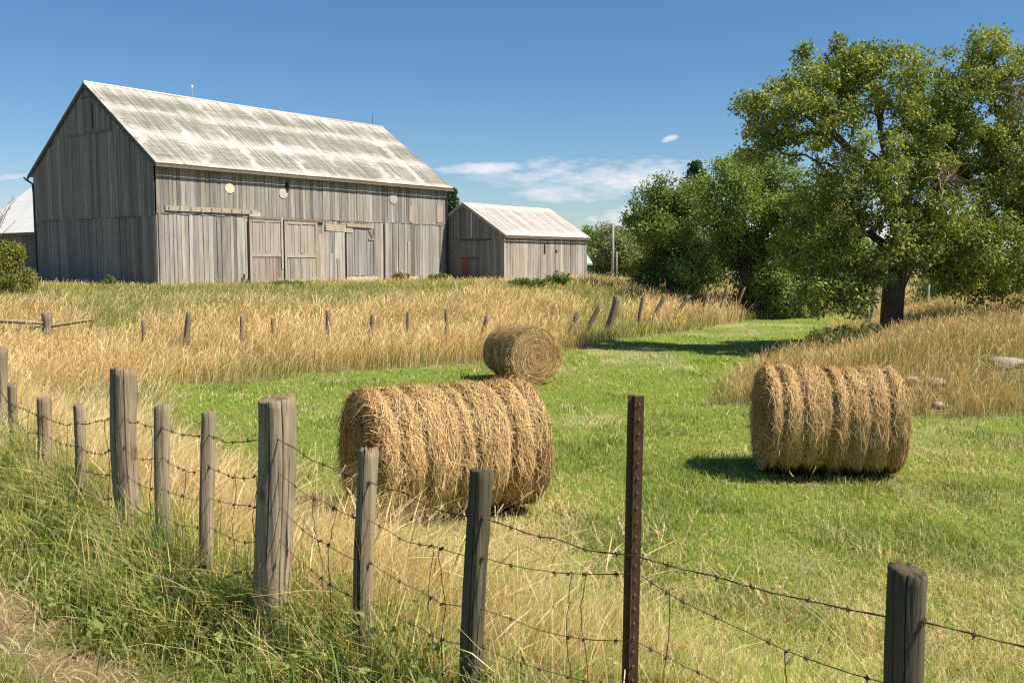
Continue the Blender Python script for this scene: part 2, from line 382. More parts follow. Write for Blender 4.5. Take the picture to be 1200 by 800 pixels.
# ------------------------------------------------------------------ barns
def boards(mb, p0, du, nrm, s0, s1, zlo, zhi, wmin=.16, wmax=.30, th=.025, lift=0.0, tone=(.72, 1.12), seed=1, jag=.06, warm=.12):
    """vertical boards along du from s0 to s1 between two height functions, outer face lift+th off the plane"""
    r = random.Random(seed); s_ = s0
    p0 = Vector(p0); du = Vector(du); nrm = Vector(nrm)
    while s_ < s1 - .02:
        w = min(r.uniform(wmin, wmax), s1 - s_)
        gap = r.choice((.006, .01, .016, .035)) if w > .1 else 0.0
        a_, b_ = s_ + gap * .5, s_ + w - gap * .5
        t = r.uniform(*tone); wm = r.uniform(-warm, warm)
        if r.random() < .10: t *= .72
        if r.random() < .08: t *= 1.22
        col = (t * (1 + wm * .6), t, t * (1 - wm * .8))
        l = lift + r.uniform(0, .02); tt = th
        za, zb = zlo(a_), zlo(b_); ja = r.uniform(0, jag)
        lean = r.uniform(-.010, .010)
        vs = []
        for zf, up in ((lambda q: zlo(q) + ja, 0), (zhi, 1)):
            for q, n_ in ((a_, l + tt), (b_, l + tt), (b_, l), (a_, l)):
                p = p0 + du * (q + lean * up) + nrm * n_
                vs.append((p.x, p.y, p0.z + zf(q)))
        mb.hexa(vs, col)
        s_ += w
def roof_sheet(name, mat, parent, p0, du, L, ups, th=.05, cut=None):
    """sloped roof plane; p0 = eave start, du = along, ups = vector from eave to ridge"""
    p0 = Vector(p0); du = Vector(du); ups = Vector(ups); sl = ups.length; n = du.cross(ups).normalized()
    if n.z < 0: n = -n
    NU, NV = max(4, int(L / .8)), 6
    vs = []; uvs = []; rr = random.Random(int(L * 100))
    for j in range(NV + 1):
        for i in range(NU + 1):
            u, v = i / NU * L, j / NV
            wv = (fbm(np.array([u * .5]), np.array([v * 3.0]), 71)[0] - .5) * .10
            if j in (0, NV): wv *= .5
            p = p0 + du * u + ups * v + n * (th + wv * (0 if i in (0, NU) else 1)); vs.append(tuple(p)); uvs.append((u, v * sl))
    m1 = len(vs)
    fs = [(j * (NU + 1) + i, j * (NU + 1) + i + 1, (j + 1) * (NU + 1) + i + 1, (j + 1) * (NU + 1) + i) for j in range(NV) for i in range(NU)]
    low = [p0, p0 + du * L, p0 + du * L + ups, p0 + ups]
    vs += [tuple(p) for p in low]; uvs += [(0, 0), (L, 0), (L, sl), (0, sl)]
    a_, b_, c_, d_ = m1, m1 + 1, m1 + 2, m1 + 3
    fs.append((d_, c_, b_, a_))
    e = [j * (NU + 1) for j in range(NV + 1)]
    fs.append(tuple([a_] + e + [d_])[::-1] if False else tuple([a_, d_] + e[::-1]))
    e2 = [j * (NU + 1) + NU for j in range(NV + 1)]
    fs.append(tuple([b_] + e2 + [c_]))
    fs.append(tuple([b_, a_] + list(range(0, NU + 1))))
    fs.append(tuple([d_, c_] + [NV * (NU + 1) + i for i in range(NU, -1, -1)]))
    me = bpy.data.meshes.new(name); me.from_pydata(vs, [], fs)
    uvl = me.uv_layers.new(name='UVMap')
    for p in me.polygons:
        for li, vi in zip(p.loop_indices, p.vertices): uvl.data[li].uv = uvs[vi]
    at_ = me.attributes.new('col', 'FLOAT_COLOR', 'POINT'); at_.data.foreach_set('color', np.ones(4 * len(vs), np.float32))
    me.update()
    return link(name, me, mat, parent)

ANG = atan2(.791, .6115)
DX = Vector((cos(ANG), sin(ANG), 0)); DY = Vector((-sin(ANG), cos(ANG), 0))
def barn_local(o, px, py, plane_y=0.0):
    """point in barn-local coordinates where the photo ray meets the long wall (local y = plane_y)"""
    d = ray(px, py); P0 = o + DY * plane_y
    t = (P0 - Vector((0, 0, CZ))).dot(DY) / d.dot(DY)
    p = Vector((0, 0, CZ)) + d * t - o
    return p.dot(DX), p.z
def gable_local(o, px, py):
    d = ray(px, py); t = (o - Vector((0, 0, CZ))).dot(DX) / d.dot(DX)
    p = Vector((0, 0, CZ)) + d * t - o
    return p.dot(DY), p.z

# --- main barn
BO = Vector((-15.9, 43.0, 1.55)); BL, BW, BE, BR = 19.5, 10.95, 5.82, 9.64   # length, width, eave height, ridge height (local)
barn = empty('barn', BO, ANG, 'large weathered grey wooden barn with a long worn metal roof and sliding doors', 'barn')
slope = (BR - BE) / (BW / 2)
def gz(q): return BE + slope * min(q, BW - q) - .03
low_gx, low_gn = (0, 0, 0), None
mb = MB()
z_seam = 2.9 + .35
t1 = barn_local(BO, 245, 247)[1]
# long front wall: upper tier laps over the lower
boards(mb, (0, 0, 0), (1, 0, 0), (0, -1, 0), 0, BL, lambda q: -.5, lambda q: 3.5, seed=3, tone=(.62, 1.15), warm=.07)
boards(mb, (0, 0, 0), (1, 0, 0), (0, -1, 0), 0, BL, lambda q: 3.38, lambda q: BE - .02, lift=.03, seed=4, tone=(.56, .98), warm=.07)
mb.build('front_wall', M['board'], barn)
mb = MB()
boards(mb, (0, 0, 0), (0, 1, 0), (-1, 0, 0), .0, BW, lambda q: -.6, lambda q: 3.35, seed=5, tone=(.75, 1.15), warm=.05)
boards(mb, (0, 0, 0), (0, 1, 0), (-1, 0, 0), .0, BW, lambda q: 3.25, lambda q: min(gz(q), 7.35), lift=.03, seed=6, tone=(.8, 1.15), warm=.05)
def lo3(q): return 7.27
q0 = (7.27 - BE) / slope + .1
boards(mb, (0, 0, 0), (0, 1, 0), (-1, 0, 0), q0, BW - q0, lo3, gz, lift=.06, seed=8, tone=(.8, 1.15), warm=.05)
mb.build('gable_wall', M['gableboard'], barn)
mb = MB()
boards(mb, (BL, 0, 0), (0, 1, 0), (1, 0, 0), 0, BW, lambda q: -.6, gz, seed=9)
boards(mb, (0, BW, 0), (1, 0, 0), (0, 1, 0), 0, BL, lambda q: -.6, lambda q: BE - .02, seed=10)
mb.build('rear_wall', M['gableboard'], barn)
OV, OG = .40, .18
run = BW / 2 + OV
rf = roof_sheet('roof', M['roof'], barn, (-OG, -OV, BE - slope * OV + .04), (1, 0, 0), BL + OG * 2 - .05, (0, run, slope * run))
roof_sheet('roof', M['roof'], barn, (-OG, BW + OV, BE - slope * OV + .04), (1, 0, 0), BL + OG * 2 - .05, (0, -run, slope * run))
mb = MB()   # rake boards, eave fascia, ridge cap
for sy in (0, 1):
    for xg in (-OG - .015, BL + OG - .02):
        y0, z0 = (-OV, BE - slope * OV - .02); y1, z1 = BW / 2, BR - .02
        f_ = lambda y_: BW - y_ if sy else y_
        vs = []
        for y_, z_ in ((y0, z0 - .13), (y1, z1 - .15)):
            for dx_, dz_ in ((0, 0), (.035, 0), (.035, .17), (0, .17)):
                vs.append((xg + dx_, f_(y_), z_ + dz_))
        mb.add(vs, [(0, 1, 2, 3), (7, 6, 5, 4), (0, 4, 5, 1), (1, 5, 6, 2), (2, 6, 7, 3), (3, 7, 4, 0)], (.28, .34, .33))
build_split(mb, 'rake_board', M['trimboard'], barn)
mb = MB(); mb.box((BL / 2, -OV - .02, BE - slope * OV - .04), (BL + OG * 2, .035, .12), (.46, .43, .38))
for i in range(33): mb.box((.3 + i * (BL - .6) / 32, -OV / 2, BE - slope * OV / 2 - .06), (.07, OV - .06, .10), (.6, .55, .5), Matrix.Rotation(math.atan(slope), 3, 'X'))
mb.build('eave_fascia', M['trimboard'], barn)
mb = MB(); mb.tube([(-OG, BW / 2, BR + .10), (BL / 2, BW / 2, BR + .07), (BL + OG, BW / 2, BR + .10)], .07, 8, (.9, .85, .78)); mb.build('ridge_cap', M['whitemetal'], barn)
# downspout at the right end, gutter elbow on the left gable corner
mb = MB(); mb.tube([(BL - .05, -OV, BE - .45), (BL - .1, -.12, BE - .8), (BL - .12, -.12, BE - 1.1), (BL - .12, -.12, 0)], .05, 8); mb.build('downspout', M['darkmetal'], barn)
mb = MB(); mb.tube([(-.35, BW + .38, BE - .28), (-.3, BW + .2, BE - .42), (-.12, BW + .0, BE - .6), (-.10, BW - .04, BE - 1.1), (-.10, BW - .04, -.2)], .05, 8, (.8, 1.4, 1.6)); mb.build('downspout', M['darkmetal'], barn)
def wall_box(px0, py0, px1, py1, out=.06, th=.04, o=BO):
    """box on the long front wall that covers photo rectangle px0..px1, py0..py1"""
    s0, _ = barn_local(o, px0, (py0 + py1) / 2); s1, _ = barn_local(o, px1, (py0 + py1) / 2); xm = (px0 + px1) / 2
    zt = barn_local(o, xm, py0)[1]; zb = barn_local(o, xm, py1)[1]
    return (s0 + s1) / 2, (zt + zb) / 2, s1 - s0, zt - zb
def wbox(mb, px0, py0, px1, py1, out=.07, th=.035, col=(1, 1, 1), o=BO, tilt=0):
    cx, cz, w, h_ = wall_box(px0, py0, px1, py1, o=o)
    mb.box((cx, -out, cz), (w, th, h_), col, Matrix.Rotation(tilt, 3, 'Y') if tilt else None)
# sliding-door track: two runs
mb = MB()
for i, (a0, a1) in enumerate((((192, 244), (300, 249)),)):
    s0, z0 = barn_local(BO, *a0); s1, z1 = barn_local(BO, *a1)
    mb.hexa([(s0, -.14, z0 - .10), (s1, -.14, z1 - .10), (s1, -.08, z1 - .10), (s0, -.08, z0 - .10), (s0, -.14, z0 + .12), (s1, -.14, z1 + .12), (s1, -.08, z1 + .12), (s0, -.08, z0 + .12)], (1.1, 1.05, .95))
    for k in range(9):
        f_ = (k + .3) / 9; mb.box((s0 + (s1 - s0) * f_, -.155, z0 + (z1 - z0) * f_ + .02), (.05, .03, .12), (.7, .64, .58))
s0, z0 = barn_local(BO, 290, 255); s1, z1 = barn_local(BO, 378, 259.5)
mb.hexa([(s0, -.16, z0 - .05), (s1, -.16, z1 - .05), (s1, -.08, z1 - .05), (s0, -.08, z0 - .05), (s0, -.16, z0 + .06), (s1, -.16, z1 + .06), (s1, -.08, z1 + .06), (s0, -.08, z0 + .06)], (.62, .55, .48))
mb.build('door_track', M['trimboard'], barn)
def slide_door(px0, px1, py0, py1, mats, seed, mid):
    cx, cz, w, h_ = wall_box(px0, py0, px1, py1); s0 = cx - w / 2; z0 = cz - h_ / 2
    mb = MB(); zm = barn_local(BO, (px0 + px1) / 2, mid)[1]
    boards(mb, (s0, -.06, 0), (1, 0, 0), (0, -1, 0), .02, w - .02, lambda q: zm, lambda q: z0 + h_ - .03, seed=seed, tone=(.9, 1.08), jag=0, warm=.04)
    d = mb.build('door', mats[0], barn)
    mb = MB(); boards(mb, (s0, -.06, 0), (1, 0, 0), (0, -1, 0), .02, w - .02, lambda q: z0, lambda q: zm - .01, seed=seed + 1, tone=(.85, 1.05), jag=.05, warm=.05)
    mb.build('lower_panel', mats[1], d)
    mb = MB(); fc = (1.12, 1.08, 1.02)
    mb.box((s0 + .07, -.115, cz), (.13, .03, h_), fc); mb.box((s0 + w - .07, -.115, cz), (.13, .03, h_), fc)
    mb.box((cx, -.115, z0 + h_ - .09), (w - .28, .03, .16), fc); mb.box((cx, -.115, zm), (w - .28, .03, .15), fc)
    mb.box((cx, -.113, (zm + z0 + h_) / 2 - .01), (.12, .028, z0 + h_ - zm - .34), fc); mb.box((cx, -.113, (zm + z0) / 2 - .04), (.12, .028, zm - z0 - .16), (.9, .85, .8))
    mb.build('door_frame', M['trimboard'], d)
slide_door(291, 330, 256, 334, (M['panel'], M['pink']), 21, 299)
slide_door(332, 371, 259, 334, (M['panel'], M['panel']), 31, 300)
mb = MB()   # small crooked door of loose boards
cx, cz, w, h_ = wall_box(373, 271, 403, 335); boards(mb, (cx - w / 2, -.06, 0), (1, 0, 0), (0, -1, 0), 0, w, lambda q: cz - h_ / 2 + .02, lambda q: cz + h_ / 2 - .45 * max(0, (.5 - q)) , seed=41, tone=(.95, 1.2), wmin=.14, wmax=.22)
wbox(mb, 385, 297, 388, 336, .115, .025, (1.2, 1.15, 1.05), tilt=.03); wbox(mb, 394, 303, 397, 336, .115, .025, (.85, .8, .75), tilt=-.04)
mb.build('door', M['board'], barn)
mb = MB(); cx, cz, w, h_ = wall_box(405, 266, 436, 324); boards(mb, (cx - w / 2, -.055, 0), (1, 0, 0), (0, -1, 0), 0, w, lambda q: cz - h_ / 2, lambda q: cz + h_ / 2, seed=43, tone=(.72, .95))
mb.build('door', M['board'], barn)
mb = MB(); wbox(mb, 380, 263.5, 412, 271.5, .10, .04, (1.15, 1.1, 1.0), tilt=.045); wbox(mb, 404, 263, 434, 266.5, .15, .05, (1.1, 1.02, .92), tilt=.02)
wbox(mb, 432, 268, 434.5, 280, .11, .04, (.6, .55, .5), tilt=-.6); wbox(mb, 430, 279.5, 438, 281.5, .12, .04, (.8, .75, .7))
wbox(mb, 370.5, 266, 373, 334, .12, .03, (.95, .9, .85), tilt=-.02); wbox(mb, 298 - 8, 250, 303, 255, .15, .02, (1.45, 1.4, 1.35), tilt=-.25)
wbox(mb, 327.5, 255, 329.5, 315, .15, .03, (1.35, 1.3, 1.2))
build_split(mb, 'trim_board', M['trimboard'], barn)
mb = MB(); wbox(mb, 404, 324, 441, 337, .07, .05); wbox(mb, 476, 324, 489, 332, .07, .05, (1.2, 1.15, 1.1)); build_split(mb, 'foundation_patch', M['plaster'], barn)
mb = MB()
for px0, py0, px1, py1, cc in ((511, 241, 518, 261, (1.1, 1.05, .95)), (478.5, 242, 481.5, 260, (1.1, 1.05, 1)), (477, 283, 480, 324, (1.05, 1, .95)), (466, 262, 469, 322, (.9, .86, .8)), (185.5, 240, 188, 335, (.75, .7, .6))):
    wbox(mb, px0, py0, px1, py1, .078, .02, cc)
build_split(mb, 'replacement_board', M['trimboard'], barn)
def disc(px, py, rpx, mat, nm, sq=1.1):
    s0, z0 = barn_local(BO, px, py); s1, _ = barn_local(BO, px + rpx, py); r_ = s1 - s0
    mb = MB(); n = 18; rr = random.Random(int(px)); vs = []
    for yy_ in (-.095, -.07):
        for k in range(n):
            q = r_ * (1 + rr.uniform(-.07, .07)); vs.append((s0 + q * cos(2 * pi * k / n), yy_, z0 + q * sq * sin(2 * pi * k / n)))
    fs = [tuple(range(n)), tuple(range(2 * n - 1, n - 1, -1))] + [(k, n + k, n + (k + 1) % n, (k + 1) % n) for k in range(n)]
    mb.add(vs, [f[::-1] for f in fs]); mb.build(nm, mat, barn)
M['dull'] = mat_flat('dull_patch', (.40, .37, .34), .85, 0, .15, 3); M['hole_and_shade'] = mat_flat('hole_and_gap_shadow', (.02, .018, .016), .9, 0, .1, 3)
disc(268, 221, 5.5, M['pale'], 'round_patch', .85); disc(331, 227, 5, M['plaster'], 'round_patch', .85); disc(460, 233.5, 4.5, M['dull'], 'round_patch', .9); disc(335, 220, 2.2, M['hole_and_shade'], 'wall_hole', 2.4)
mb = MB(); wbox(mb, 279, 330, 291, 332.5, .16, .04, (.4, .35, .3)); wbox(mb, 283, 321, 284.5, 334, .16, .04, (.4, .35, .3)); wbox(mb, 288, 326, 290, 334, .15, .04, (.5, .45, .4)); mb.build('hinge', M['darkmetal'], barn)
mb = MB()  # thin dark boxes paint in the gap shadow along the door edges
for x0_, y0_, x1_, y1_ in ((289.6, 258, 291, 334), (330, 260, 331.8, 334), (371, 262, 372.2, 334), (403.4, 272, 404.8, 335), (436, 268, 437, 322), (449, 262, 449.8, 330)):
    wbox(mb, x0_, y0_, x1_, y1_, .085, .02)
build_split(mb, 'door_gap_shadow', M['hole_and_shade'], barn)
mb = MB(); q1, zz = gable_local(BO, 107, 118)
mb.box((-.11, BW / 2 + .0, 9.0), (.04, .9, .05), (.5, .5, .5)); mb.box((-.105, 4.9, 8.1), (.03, .05, 1.2), (.25, .25, .25)); mb.box((-.10, BW / 2 - .1, 7.3), (.04, 4.1, .07), (.7, .7, .7))
for q_ in (2.4, 5.9, 9.3): mb.box((-.08, q_, 3.28), (.03, 1.7, .05), (.55, .55, .55))
build_split(mb, 'batten', M['gableboard'], barn)
mb = MB(); mb.box((BL / 2, -.01, -.15), (BL + .04, .2, .5), (.6, .6, .6)); mb.box((.0, BW / 2, -.2), (.24, BW, .62), (.5, .5, .5)); build_split(mb, 'foundation', M['plaster'], barn)
for px in (225, 436):   # lightning rods on the ridge
    d = ray(px, 100); P0 = BO + DY * (BW / 2); t = (P0 - Vector((0, 0, CZ))).dot(DY) / d.dot(DY); s_ = ((Vector((0, 0, CZ)) + d * t) - BO).dot(DX)
    mb = MB(); mb.tube([(s_, BW / 2, BR + .02), (s_, BW / 2, BR + .8)], [.018, .012], 6)
    if px == 225:
        for k in range(3): mb.tube([(s_, BW / 2, BR), (s_ + .18 * cos(k * 2.1), BW / 2 + .18 * sin(k * 2.1), BR - .1 + .1)], .012, 5)
        mb.tube([(s_, BW / 2, BR + .62), (s_, BW / 2, BR + .66), (s_, BW / 2, BR + .74), (s_, BW / 2, BR + .78)], [.01, .06, .06, .01], 8, (2, 2, 2))
    mb.build('lightning_rod', M['whitemetal' if px == 225 else 'darkmetal'], barn)

# --- small barn at the right end of the main barn
SO = Vector((-.45, 55.9, 1.30)); SL, SW, SE, SR = 8.7, 6.2, 3.06, 4.92
sb = empty('shed', SO, ANG, 'small grey board shed with a pale roof and red door beside the large barn', 'shed')
ssl = (SR - SE) / (SW / 2)
def sgz(q): return SE + ssl * min(q, SW - q) - .03
mb = MB(); boards(mb, (0, 0, 0), (1, 0, 0), (0, -1, 0), 0, SL, lambda q: -.5, lambda q: SE - .02, seed=51, wmin=.2, wmax=.34, tone=(.82, 1.12)); mb.build('front_wall', M['board'], sb)
mb = MB(); boards(mb, (0, 0, 0), (0, 1, 0), (-1, 0, 0), 0, 4.4, lambda q: -.5, lambda q: 2.85, seed=52, wmin=.18, wmax=.3, tone=(.75, 1.2), warm=.06)
boards(mb, (0, 0, 0), (0, 1, 0), (-1, 0, 0), 0, 4.4, lambda q: 2.78, sgz, seed=53, wmin=.18, wmax=.3, tone=(.75, 1.2), lift=.03, warm=.06); mb.build('gable_wall', M['gableboard'], sb)
mb = MB(); boards(mb, (SL, 0, 0), (0, 1, 0), (1, 0, 0), 0, SW, lambda q: -.5, sgz, seed=54); boards(mb, (0, SW, 0), (1, 0, 0), (0, 1, 0), .4, SL, lambda q: -.5, lambda q: SE - .02, seed=55); mb.build('rear_wall', M['gableboard'], sb)
so, sg = .22, .12; run = SW / 2 + so
roof_sheet('roof', M['roof2'], sb, (-sg, -so, SE - ssl * so + .04), (1, 0, 0), SL + sg * 2, (0, run, ssl * run))
roof_sheet('roof', M['roof2'], sb, (-sg, SW + so, SE - ssl * so + .04), (1, 0, 0), SL + sg * 2, (0, -run, ssl * run))
mb = MB()
for sy in (0, 1):
    f_ = lambda y_: SW - y_ if sy else y_
    vs = []
    for y_, z_ in ((-so, SE - ssl * so - .10), (SW / 2, SR - .12)):
        for dx_, dz_ in ((0, 0), (.035, 0), (.035, .14), (0, .14)): vs.append((-sg - .02 + dx_, f_(y_), z_ + dz_))
    mb.add(vs, [(0, 1, 2, 3), (7, 6, 5, 4), (0, 4, 5, 1), (1, 5, 6, 2), (2, 6, 7, 3), (3, 7, 4, 0)], (.9, .9, .88))
mb.box((SL / 2, -so - .02, SE - ssl * so - .03), (SL + sg * 2, .03, .10), (.45, .42, .38)); build_split(mb, 'roof_trim', M['trimboard'], sb)
def gbox(mb, o, px0, py0, px1, py1, out=.07, th=.03, col=(1, 1, 1)):
    ym = (py0 + py1) / 2; xm = (px0 + px1) / 2
    a_ = gable_local(o, px0, ym)[0]; b_ = gable_local(o, px1, ym)[0]; zt = gable_local(o, xm, py0)[1]; zb = gable_local(o, xm, py1)[1]
    mb.box((-out, (a_ + b_) / 2, (zt + zb) / 2), (th, abs(a_ - b_), zt - zb), col)
mb = MB(); gbox(mb, SO, 541.5, 303.5, 551.5, 331, .05, .03); dd = mb.build('door', M['red'], sb)
mb = MB(); gbox(mb, SO, 540, 280.5, 576, 282, .085, .03, (.35, .3, .3)); gbox(mb, SO, 540, 247, 541, 280, .075, .02, (.3, .3, .3)); gbox(mb, SO, 552.5, 247, 554, 279, .075, .02, (2.1, 2.1, 2.1)); gbox(mb, SO, 540, 302, 562, 303.3, .075, .02, (.4, .35, .35))
build_split(mb, 'batten', M['gableboard'], sb)
mb = MB(); wbox(mb, 636.8, 285.5, 638.3, 297.5, .04, .03, o=SO); wbox(mb, 650, 293, 652.3, 296, .04, .03, o=SO); build_split(mb, 'wall_hole', M['hole_and_shade'], sb)
mb = MB(); wbox(mb, 590, 276, 591.6, 334, .045, .03, (1.35, 1.3, 1.25), o=SO); mb.build('corner_board', M['trimboard'], sb)

# --- low building behind the left end
AO = BO + DY * (BW - .1) + DX * 2.2 + Vector((0, 0, -.1))
an = empty('outbuilding', AO, ANG, 'low grey outbuilding with a white metal roof, mostly behind the large barn', 'building')
AL, AE, AR, AD = 12.4, 3.15, 6.75, 4.7
mb = MB(); boards(mb, (0, 0, 0), (0, 1, 0), (-1, 0, 0), .2, AL, lambda q: -1.0, lambda q: AE, seed=61, tone=(.6, .95), warm=.04); mb.build('front_wall', M['gableboard'], an)
agz = lambda q: AE + (AR - AE) / AD * min(q, 2 * AD - q) - .03
mb = MB(); boards(mb, (0, AL, 0), (1, 0, 0), (0, 1, 0), 0, 2 * AD, lambda q: -1, agz, seed=62); boards(mb, (2 * AD, 0, 0), (0, 1, 0), (1, 0, 0), .2, AL, lambda q: -1, lambda q: AE, seed=63); mb.build('rear_wall', M['gableboard'], an)
asl = (AR - AE) / AD
roof_sheet('roof', M['roof3'], an, (-.3, .15, AE - asl * .3 + .02), (0, 1, 0), AL + .1, (AD + .3, 0, asl * (AD + .3)))
roof_sheet('roof', M['roof3'], an, (2 * AD + .3, .15, AE - asl * .3 + .02), (0, 1, 0), AL + .1, (-AD - .3, 0, asl * (AD + .3)))
mb = MB(); mb.box((-.33, AL / 2 + .2, AE - .27), (.05, AL + .1, .14), (.5, .45, .4)); mb.build('eave_fascia', M['trimboard'], an)

# --- little house behind the small shed, green roof and brick wall
hp = at(654, 320, 80); hp.z = .1
hs_ = empty('brick_house', hp, R(30), 'tiny brick house with a pale green roof peeking out behind the shed', 'house')
mb = MB(); mb.box((0, 0, 1.3), (3.2, 4, 2.6)); mb.build('wall', M['brick'], hs_)
mb = MB(); mb.add([(-1.9, -2.3, 2.35), (1.9, -2.3, 2.35), (1.9, 2.3, 2.35), (-1.9, 2.3, 2.35), (-1.9, 0, 4.5), (1.9, 0, 4.5), (-1.9, -2.3, 2.5), (1.9, -2.3, 2.5), (1.9, 2.3, 2.5), (-1.9, 2.3, 2.5)], [(3, 2, 1, 0), (0, 1, 7, 6), (2, 3, 9, 8), (6, 7, 5, 4), (8, 9, 4, 5), (0, 6, 4, 9, 3), (1, 2, 8, 5, 7)]); mb.build('roof', M['greenroof'], hs_)
mb = MB(); mb.box((1.62, -1.0, 1.3), (.06, .9, 2.0), (1, 1, 1)); mb.box((.9, -2.02, 1.2), (.12, .06, 2.3)); build_split(mb, 'white_trim', M['whitemetal'], hs_)

# ------------------------------------------------------------------ posts
def post_mesh(mb, base, h_, r, lean=(0, 0), sides=22, rings=16, seed=0, split=True, bury=.25, taper=.98, cut=.02):
    rr = random.Random(seed); rg = np.random.default_rng(seed)
    ph = [rr.uniform(0, 6.28) for _ in range(4)]; crack = rr.uniform(0, 6.28) if split is True else split
    crack2 = crack + rr.uniform(1.2, 2.2)
    b = len(mb.v); tilt = (rr.uniform(-.6, .6), rr.uniform(-.6, .6))
    crk = [(crack + rr.uniform(-.1, .1), .16, -1, 2), (crack2, .10, rr.uniform(.1, .5), 2), (crack + rr.uniform(-.9, -.5), .07, rr.uniform(.3, .6), 2), (crack + rr.uniform(.5, .9), .08, -1, rr.uniform(.4, .7)), (crack + rr.uniform(.25, .4), .05, rr.uniform(0, .3), rr.uniform(.6, .9))] if split is not False else []
    angs = sorted([(2 * pi * k / sides, None) for k in range(sides)] + [((c_[0] + o_) % (2 * pi), (i_ if o_ == 0 else -1)) for i_, c_ in enumerate(crk) for o_ in (-.045, 0, .045)], key=lambda t: t[0]); sides = len(angs)
    zs = [(-bury + (h_ + bury) * i / rings) for i in range(rings + 1)]
    knz = [(rr.uniform(.1, .9) * h_, rr.uniform(0, 6.28)) for _ in range(4)]
    for z in zs:
        f_ = max(0, z / h_)
        cx_ = lean[0] * f_ + .008 * sin(z * 4 + ph[0]) * r / .05; cy_ = lean[1] * f_ + .008 * sin(z * 3 + ph[1]) * r / .05
        for a, ck in angs:
            a = a + (.10 * sin(z * 3) if crk else 0)
            q = r * (1 - (1 - taper) * f_) * (1 + .06 * sin(2 * a + ph[2]) + .035 * sin(5 * a + ph[3] + z * 1.5) + rr.uniform(-.012, .012))
            cv = 1.0
            for kz, ka in knz:
                kq = math.exp(-((z - kz) / (.32 * r + .006)) ** 2 - (((a - ka + pi) % (2 * pi) - pi) / .28) ** 2); cv *= 1 - .75 * kq
                q += r * .10 * math.exp(-((z - kz) / (.5 * r + .01)) ** 2 - (((a - ka + pi) % (2 * pi) - pi) / .4) ** 2)
            if ck is not None and ck >= 0 and crk[ck][2] < f_ < crk[ck][3]: q *= (1 - crk[ck][1] * (.5 + .5 * f_)); cv = .13
            zz_ = z
            if z == zs[-1]: zz_ += cos(a) * r * tilt[0] * .35 + sin(a) * r * tilt[1] * .35 + rr.uniform(-1, 1) * cut * .4
            mb.v.append((base[0] + cx_ + q * cos(a), base[1] + cy_ + q * sin(a), base[2] + zz_)); mb.c.append((cv, cv, cv * .96))
    for i in range(rings):
        for k in range(sides):
            q = (k + 1) % sides
            mb.f.append((b + i * sides + k, b + i * sides + q, b + (i + 1) * sides + q, b + (i + 1) * sides + k))
    top = b + rings * sides; tb = len(mb.v)
    for ringf, dz in ((.93, .006), (.5, .004)):
        for k in range(sides):
            v_ = mb.v[top + k]; cx_, cy_ = base[0] + lean[0], base[1] + lean[1]
            mb.v.append((cx_ + (v_[0] - cx_) * ringf, cy_ + (v_[1] - cy_) * ringf, v_[2] + dz + rr.uniform(-.5, .5) * cut * .5)); mb.c.append((.8, .75, .7))
    for j, (u0, u1) in enumerate(((top, tb), (tb, tb + sides))):
        for k in range(sides):
            q = (k + 1) % sides; mb.f.append((u0 + k, u0 + q, u1 + q, u1 + k))
    mb.v.append((base[0] + lean[0], base[1] + lean[1], base[2] + h_ + .002)); mb.c.append((.7, .65, .6))
    for k in range(sides): mb.f.append((tb + sides + k, tb + sides + (k + 1) % sides, len(mb.v) - 1))

#        px,  Y,   top py, width px, wires z, lean px (top minus base)
FP = [(-1, 9.6, 409, 18, (1.62, 1.48, 1.30, 1.12), 0), (15, 8.6, 451, 11, (1.60, 1.46, 1.28, 1.12), 2), (50, 7.6, 467, 17, (1.66, 1.52, 1.35, 1.2), -2), (91, 6.8, 475, 13, (1.735, 1.57, 1.40, 1.25), 0),
      (144, 5.9, 434, 33, (1.93, 1.75, 1.58, 1.42), -1), (190, 5.4, 476, 18, (1.95, 1.78, 1.60, 1.44), 5), (244, 5.0, 484, 17, (1.98, 1.81, 1.645, 1.485), 7),
      (322, 4.5, 467, 48, (2.07, 1.91, 1.75, 1.59), 4), (431, 4.1, 529, 25, (1.944, 1.776, 1.586, 1.41), 8), (562, 3.65, 553, 31, (1.912, 1.756, 1.55, 1.40), 10),
      (745, 3.3, 463, 18, (1.866, 1.804, 1.56, 1.38), 6), (1069, 2.7, 670, 48, (1.873, 1.675, 1.51, 1.33), 12), (1420, 2.25, 640, 40, (1.9, 1.7, 1.5, 1.3), 0)]
o7 = at(322, 467, 4.5); FB = Vector((o7.x, 4.5, hz(o7.x, 4.5)))
fence = empty('wire_fence', FB, 0, 'near wire fence of uneven wooden posts strung with rusty barbed wire', 'fence')
fpos = []
plabel = {4: 'tall thick split grey post', 7: 'thickest grey post, flat sawn top', 11: 'dark stained post', 8: 'thin post with a jagged cracked top', 9: 'dark mossy post'}
